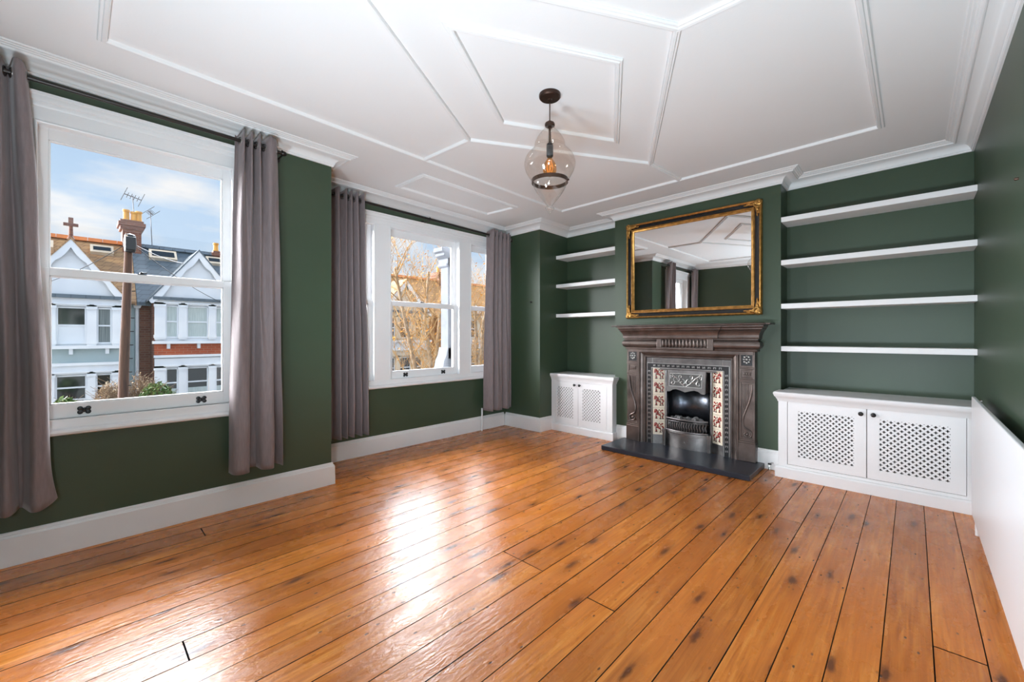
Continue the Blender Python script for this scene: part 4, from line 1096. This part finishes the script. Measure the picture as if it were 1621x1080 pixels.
def chimney(label, y0, y1, z1, pots, x=-20.):
    t = thing('chimney', label, 'chimney', (x, (y0 + y1) / 2, 2.5))
    b = MB().box(x - .45, x + .28, y0 + .06, y1 - .06, 2.5, z1 - .30)
    build(b, 'stack', M['xbrown'], t)
    b = MB().box(x - .50, x + .33, y0, y1, z1 - .32, z1 - .20); b.box(x - .56, x + .38, y0 - .05, y1 + .05, z1 - .20, z1 - .08); b.box(x - .5, x + .33, y0, y1, z1 - .08, z1)
    build(b, 'cap', M['xbrown'], t)
    for y, h in pots:
        build(MB().lathe([(.0, z1 - .02), (.10, z1 - .02), (.105, z1 + .05), (.088, z1 + .08), (.080, z1 + h - .08), (.098, z1 + h - .06), (.098, z1 + h), (.06, z1 + h), (.06, z1 + .1), (0, z1 + .1)], (x, y, 0), 14), 'chimney_pot', M['pot'], t, smooth=40)
chimney('brown brick chimney with yellow pots between the two white houses', 1.03, 1.64, 5.30, ((1.20, .40), (1.40, .36), (1.53, .40)))
chimney('chimney with clay pot at the right edge of the nearer window view', 3.72, 4.1, 4.62, ((3.86, .36),), x=-20.2)
chimney('far chimney on the roofs seen through the bay window', 14.4, 15.2, 4.95, ((14.6, .35), (15.0, .35)))

# street pole with equipment box and wires
t = thing('utility_pole', 'brown timber utility pole standing between the two white houses', 'pole', (-13.5, .76, GZ))
build(MB().tube([(-13.5, .70, GZ), (-13.5, .775, .6), (-13.5, .862, 3.70)], [.105, .095, .07], 12), 'post', M['xpole'], t, smooth=50)
b = MB().box(-13.42, -13.20, .775, .965, 3.27, 3.58); b.lathe([(0, 3.22), (.10, 3.24), (.12, 3.45), (.10, 3.64), (0, 3.68)], (-13.36, .87, 0), 12)
build(b, 'junction_box', M['black'], t, bevel=.02)
b = MB()
for k in range(12): b.tube([(-13.4, .80 - .0 + .01 * k, -1.2 + .32 * k), (-13.34, .85 + .01 * k, -1.2 + .32 * k)], .012, 5)
build(b, 'step_irons', M['black'], t)
b = MB()
for (x2, y2, z2) in ((-17.6, 3.6, 2.4), (-17.6, -.9, 2.6), (-19.2, 3.0, 3.9)):
    b.tube([(-13.5 + (x2 + 13.5) * s, .87 + (y2 - .87) * s, 3.5 + (z2 - 3.5) * s - .5 * s * (1 - s)) for s in [i / 8 for i in range(9)]], .010, 4)
build(b, 'wire', M['black'], t)
# aerials
def aerial(label, x, y, z, L_, ang, zbase):
    t = thing('television_aerial', label, 'aerial', (x, y, zbase))
    build(MB().tube([(x, y + .05, zbase), (x, y, z - .1), (x, y, z + .05)], .012, 6), 'mast', M['metalgrey'], t)
    d = Vector((.3, math.cos(ang), math.sin(ang))).normalized(); e = Vector((0, -d.z, d.y)).normalized()
    c = Vector((x, y, z)); b = MB().tube([c - d * L_ / 2, c + d * L_ / 2], .016, 6)
    for k in range(6):
        q = c + d * L_ * (k / 5 - .5); w = .10 + (.16 if k in (0, 5) else 0)
        b.tube([q - e * w, q + e * w], .009, 5)
    build(b, 'boom', M['metalgrey'], t)
aerial('large television aerial above the chimney pots', -20.1, 1.38, 6.22, .50, -.35, 5.3)
aerial('small television aerial right of the chimney pots', -20.1, 1.86, 5.76, .22, -.8, 4.4)

# trees and bushes
def branchy(b, p, d, L_, r, depth, rs, leaves, spread=.55, up=.12):
    n = 4; pts = [p]; rr = [r]; q = Vector(p); dd = Vector(d).normalized()
    for i in range(n):
        dd = (dd + Vector((rs.uniform(-.22, .22), rs.uniform(-.22, .22), rs.uniform(-.1, .2) + up))).normalized()
        q = q + dd * (L_ / n); pts.append(tuple(q)); rr.append(max(.0035, r * (1 - .6 * (i + 1) / n)))
        if depth > 0 and i > 0:
            for k in range(rs.choice((1, 2, 2))):
                a = Vector((rs.uniform(-1, 1), rs.uniform(-1, 1), rs.uniform(-.25, .9))).normalized()
                nd = (dd * (1 - spread) + a * spread * 1.4).normalized()
                branchy(b, tuple(q), nd, L_ * rs.uniform(.5, .75), rr[-1] * .68, depth - 1, rs, leaves, spread, up)
    b.tube(pts, rr, 5 if depth > 1 else 3, cap=False)
    if depth <= 1 and leaves is not None:
        for k in range(3): leaves.append(tuple(Vector(pts[rs.randint(2, 4)]) + Vector((rs.uniform(-.12, .12), rs.uniform(-.12, .12), rs.uniform(-.12, .12)))))
def leafmesh(pts, s, rs):
    b = MB()
    for p in pts:
        a = Vector((rs.uniform(-1, 1), rs.uniform(-1, 1), rs.uniform(-1, 1))).normalized(); u = a.orthogonal().normalized(); w = a.cross(u)
        k = s * rs.uniform(.6, 1.3); c = Vector(p)
        b.add([c - u * k, c + w * k * .5, c + u * k, c - w * k * .5], [(0, 1, 2, 3)])
    return b
def tree(label, base, stems, seed, trunkm='bark', twigm='twig', leafm='gold_leaf', depth=3, keep=.22, ls=.040):
    rs = random.Random(seed)
    t = thing('tree', label, 'tree', base)
    b = MB(); tw = MB(); lv = []
    for st in stems:
        pts = [base] + [tuple(p) for p in st]; n = len(pts)
        b.tube(pts, [.105 * (1 - .62 * i / (n - 1)) for i in range(n)], 8)
        for i in range(1, n):
            p0, p1 = Vector(pts[i - 1]), Vector(pts[i])
            for k in range(7):
                s = rs.random(); q = p0.lerp(p1, s)
                if q.z < -1.2: continue
                d = Vector((rs.uniform(-1, 1), rs.uniform(-1, 1), rs.uniform(.1, .9)))
                branchy(tw, tuple(q), d, rs.uniform(.9, 1.7), .022, depth - 1, rs, lv)
    build(b, 'trunk', M[trunkm], t, smooth=60)
    build(tw, 'twigs', M[twigm], t, smooth=60)
    lv = [p for p in lv if rs.random() < keep]
    build(leafmesh(lv, ls, rs), 'leaves', M[leafm], t)
tree('sunlit golden tree with two pale stems outside the middle bay window', (-12, 8.3, GZ), [[(-12, 8.1, -1.6), (-12.05, 7.86, .18), (-11.9, 7.27, 2.2), (-11.8, 6.95, 3.4)], [(-12.05, 8.45, -1.5), (-12, 8.47, .15), (-12.1, 8.29, 1.8), (-12.2, 8.5, 3.5)], [(-12.2, 8.4, -1.6), (-12.4, 9.0, .8), (-12.5, 9.3, 2.9)]], 4)
tree('sunlit golden tree filling the right bay light', (-12.5, 11.2, GZ), [[(-12.5, 11.0, -.8), (-12.4, 10.9, 1.2), (-12.3, 10.7, 2.6)], [(-12.7, 11.4, -.5), (-12.8, 11.6, 1.8), (-12.7, 11.9, 2.9)]], 8, keep=.3)
tree('bare golden sapling between the two larger street trees', (-12.2, 9.9, GZ), [[(-12.2, 9.9, -.8), (-12.1, 9.75, .9), (-12.2, 9.8, 2.0)]], 15, keep=.2)
def bush(name, label, c, rx, ry, rz, nst, seed, twigm, leafm, nleaf, ls):
    rs = random.Random(seed); t = thing(name, label, 'bush', (c[0], c[1], GZ))
    b = MB(); lv = []
    for i in range(nst):
        a = rs.uniform(0, 2 * PI); r = rs.random() ** .5
        tip = (c[0] + rx * r * math.cos(a), c[1] + ry * r * math.sin(a), c[2] + rz * (1 - r * r) ** .5 * rs.uniform(.75, 1.05))
        mid = tuple(Vector((c[0], c[1], c[2] - .4)).lerp(Vector(tip), .6) + Vector((rs.uniform(-.1, .1), rs.uniform(-.1, .1), 0)))
        b.tube([(c[0] + rs.uniform(-.2, .2), c[1] + rs.uniform(-.2, .2), GZ), (c[0] + (mid[0] - c[0]) * .4, c[1] + (mid[1] - c[1]) * .4, c[2] - .8), mid, tip], [.016, .012, .008, .004], 4, cap=False)
        for k in range(3):
            q = Vector(mid).lerp(Vector(tip), rs.random()); b.tube([q, q + Vector((rs.uniform(-.18, .18), rs.uniform(-.22, .22), rs.uniform(.0, .2)))], .005, 3, cap=False); lv.append(tuple(q))
        lv.append(tip)
    build(b, 'stems', M[twigm], t)
    while len(lv) < nleaf:
        a = rs.uniform(0, 2 * PI); r = rs.random() ** .5
        lv.append((c[0] + rx * r * math.cos(a), c[1] + ry * r * math.sin(a), c[2] + rz * (1 - r * r) ** .5 * rs.uniform(.1, 1.0)))
    build(leafmesh(lv[:max(nleaf, len(lv))], ls, rs), 'leaves', M[leafm], t)
bush('shrub', 'brown seed-headed shrub in front of the left white house', (-14.6, .56, -.62), .5, .30, .75, 90, 3, 'brtwig', 'berry', 700, .030)
bush('shrub', 'brown twiggy shrub in front of the recess between the houses', (-14.8, 1.18, -.60), .5, .40, .85, 100, 5, 'brtwig', 'berry', 500, .026)
bush('shrub', 'dark green shrub in front of the right white house', (-14.4, 1.48, -.68), .5, .44, .72, 60, 6, 'brtwig', 'leaf', 1500, .055)
bush('shrub', 'bright green shrub at the lower left of the nearer window view', (-14.3, -.20, -.60), .4, .26, .42, 40, 7, 'brtwig', 'leaf', 700, .055)
bush('shrub', 'dark green shrub at the foot of the golden tree', (-12.5, 9.0, -1.1), .6, .55, .9, 50, 8, 'brtwig', 'leaf', 900, .06)

# ------------------------------------------------------------------ light
EAST = 1.9
SUN_E, PATCH, GLOW, SKY = 3.2, 36., 50., 1.0
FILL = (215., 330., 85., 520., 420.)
sun = bpy.data.lights.new('sun', 'SUN'); so = bpy.data.objects.new('sun', sun); COL.objects.link(so)
sun.energy = SUN_E; sun.angle = .01; sun.color = (1., .78, .50)
so.rotation_euler = Vector((-.10, 1., -.42)).to_track_quat('-Z', 'Y').to_euler()
for w, X in ((W1, XL - .21), (W2, XB - .21)):
    l = bpy.data.lights.new('window_portal', 'AREA'); l.shape = 'RECTANGLE'
    l.size = w['z1'] - w['z0']; l.size_y = w['y1'] - w['y0']; l.cycles.is_portal = True
    o = bpy.data.objects.new('window_portal', l); COL.objects.link(o)
    o.location = (X, (w['y0'] + w['y1']) / 2, (w['z0'] + w['z1']) / 2); o.rotation_euler = (0, -PI / 2, 0)

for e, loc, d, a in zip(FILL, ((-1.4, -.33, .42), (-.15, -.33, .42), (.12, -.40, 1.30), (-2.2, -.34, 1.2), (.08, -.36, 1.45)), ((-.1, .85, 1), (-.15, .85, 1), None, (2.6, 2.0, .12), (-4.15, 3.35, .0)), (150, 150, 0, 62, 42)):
    l = bpy.data.lights.new('fill_light', 'SPOT' if d else 'POINT'); l.energy = e; l.shadow_soft_size = .22 if d else .09; l.color = (.77, .895, 1.)  # added unseen fill light to brighten the room; no lamp stands here
    o = bpy.data.objects.new('fill_light', l); COL.objects.link(o); o.location = loc
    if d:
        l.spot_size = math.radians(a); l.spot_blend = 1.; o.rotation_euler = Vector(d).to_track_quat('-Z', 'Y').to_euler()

def world():
    w = bpy.data.worlds.new('sky'); sc.world = w; w.use_nodes = True
    nt = w.node_tree; N, L = nt.nodes, nt.links; bg = N['Background']
    tc = N.new('ShaderNodeTexCoord'); D = tc.outputs['Generated']
    sp = N.new('ShaderNodeSeparateXYZ'); L.new(D, sp.inputs[0])
    def mth(op, a, b=None, clamp=False):
        n = N.new('ShaderNodeMath'); n.operation = op; n.use_clamp = clamp
        for i, x in enumerate((a, b)):
            if x is None: continue
            if isinstance(x, (int, float)): n.inputs[i].default_value = x
            else: L.new(x, n.inputs[i])
        return n.outputs[0]
    def ramp(f, stops):
        r = N.new('ShaderNodeValToRGB'); L.new(f, r.inputs[0]); e = r.color_ramp.elements
        while len(e) < len(stops): e.new(.5)
        for x, (p, c) in zip(e, stops): x.position = p; x.color = (*c, 1)
        return r.outputs[0]
    def mixc(f, a, b, mode='MIX'):
        n = N.new('ShaderNodeMix'); n.data_type = 'RGBA'; n.blend_type = mode; n.clamp_result = False
        for i, x in ((0, f), (6, a), (7, b)):
            if isinstance(x, (int, float)): n.inputs[i].default_value = x
            elif isinstance(x, tuple): n.inputs[i].default_value = (*x, 1)
            else: L.new(x, n.inputs[i])
        return n.outputs[2]
    z = sp.outputs[2]
    blue = ramp(z, [(0., (.80, .88, .96)), (.12, (.62, .77, .95)), (.32, (.50, .69, .93)), (1., (.35, .55, .88))])
    # clouds on a flat layer
    inv = mth('DIVIDE', 1., mth('ADD', mth('MAXIMUM', z, 0.), .22))
    cb = N.new('ShaderNodeCombineXYZ')
    L.new(mth('MULTIPLY', sp.outputs[0], inv), cb.inputs[0]); L.new(mth('MULTIPLY', sp.outputs[1], inv), cb.inputs[1])
    mp = N.new('ShaderNodeMapping'); L.new(cb.outputs[0], mp.inputs[0]); mp.inputs['Location'].default_value = (.35, 1.1, 0); mp.inputs['Scale'].default_value = (1.5, 1.1, 1)
    ns = N.new('ShaderNodeTexNoise'); ns.inputs['Scale'].default_value = 1.6; ns.inputs['Detail'].default_value = 7; ns.inputs['Roughness'].default_value = .52
    L.new(mp.outputs[0], ns.inputs['Vector'])
    cl = N.new('ShaderNodeMapRange'); cl.inputs[1].default_value = .44; cl.inputs[2].default_value = .64; L.new(ns.outputs['Fac'], cl.inputs[0])
    sky = mixc(cl.outputs[0], blue, (.96, .96, .97))
    ea = N.new('ShaderNodeMapRange'); ea.interpolation_type = 'SMOOTHSTEP'; ea.inputs[1].default_value = .05; ea.inputs[2].default_value = .5; ea.inputs[3].default_value = 1.; ea.inputs[4].default_value = EAST
    L.new(sp.outputs[0], ea.inputs[0])
    es = N.new('ShaderNodeVectorMath'); es.operation = 'SCALE'; L.new(sky, es.inputs[0]); L.new(ea.outputs[0], es.inputs['Scale']); sky = es.outputs[0]
    # bright veiled part of the sky high over the opposite roofs
    vd = N.new('ShaderNodeVectorMath'); vd.operation = 'DOT_PRODUCT'; L.new(D, vd.inputs[0])
    dv = Vector((-.75, .40, .60)).normalized(); vd.inputs[1].default_value = dv
    gl = N.new('ShaderNodeMapRange'); gl.interpolation_type = 'SMOOTHSTEP'; gl.inputs[1].default_value = math.cos(math.radians(34)); gl.inputs[2].default_value = math.cos(math.radians(14))
    L.new(vd.outputs['Value'], gl.inputs[0])
    el = N.new('ShaderNodeMapRange'); el.interpolation_type = 'SMOOTHSTEP'; el.inputs[1].default_value = .33; el.inputs[2].default_value = .50; L.new(z, el.inputs[0])
    k = mth('MULTIPLY', gl.outputs[0], el.outputs[0])
    add = mixc(1., mixc(k, (0., 0., 0.), (PATCH * .93, PATCH * .97, PATCH * 1.04)), sky, 'ADD')
    # low glow added out of view to light the room, apart from the sun
    v2 = N.new('ShaderNodeVectorMath'); v2.operation = 'DOT_PRODUCT'; L.new(D, v2.inputs[0])
    v2.inputs[1].default_value = Vector((-.68, -.66, .27)).normalized()
    g2 = N.new('ShaderNodeMapRange'); g2.interpolation_type = 'SMOOTHSTEP'; g2.inputs[1].default_value = math.cos(math.radians(28)); g2.inputs[2].default_value = math.cos(math.radians(9))
    L.new(v2.outputs['Value'], g2.inputs[0])
    add = mixc(1., mixc(g2.outputs[0], (0., 0., 0.), (GLOW * .97, GLOW * .98, GLOW * 1.02)), add, 'ADD')
    L.new(add, bg.inputs[0]); bg.inputs[1].default_value = SKY
    w.cycles.sampling_method = 'MANUAL'; w.cycles.sample_map_resolution = 1024
world()
# ------------------------------------------------------------------ camera
F_, YAW, CYP = 661.0, .765, 532.2
cam = bpy.data.cameras.new('camera'); co = bpy.data.objects.new('camera', cam); COL.objects.link(co)
co.location = (0, 0, 1.25); co.rotation_euler = (PI / 2, 0, YAW)
cam.sensor_width = 36; cam.sensor_fit = 'HORIZONTAL'; cam.lens = 36 * F_ / 1621; cam.shift_y = -(540 - CYP) / 1621
cam.clip_start = .02; cam.clip_end = 300
sc.camera = co
sc.view_settings.view_transform = 'Standard'; sc.view_settings.look = 'None'; sc.view_settings.gamma = 1; sc.view_settings.use_curve_mapping = False
sc.view_settings.exposure = 0.
cy = sc.cycles
cy.max_bounces = 12; cy.diffuse_bounces = 7; cy.glossy_bounces = 5; cy.transparent_max_bounces = 24; cy.transmission_bounces = 6
cy.caustics_reflective = False; cy.caustics_refractive = False; cy.sample_clamp_indirect = 8
cy.use_denoising = True
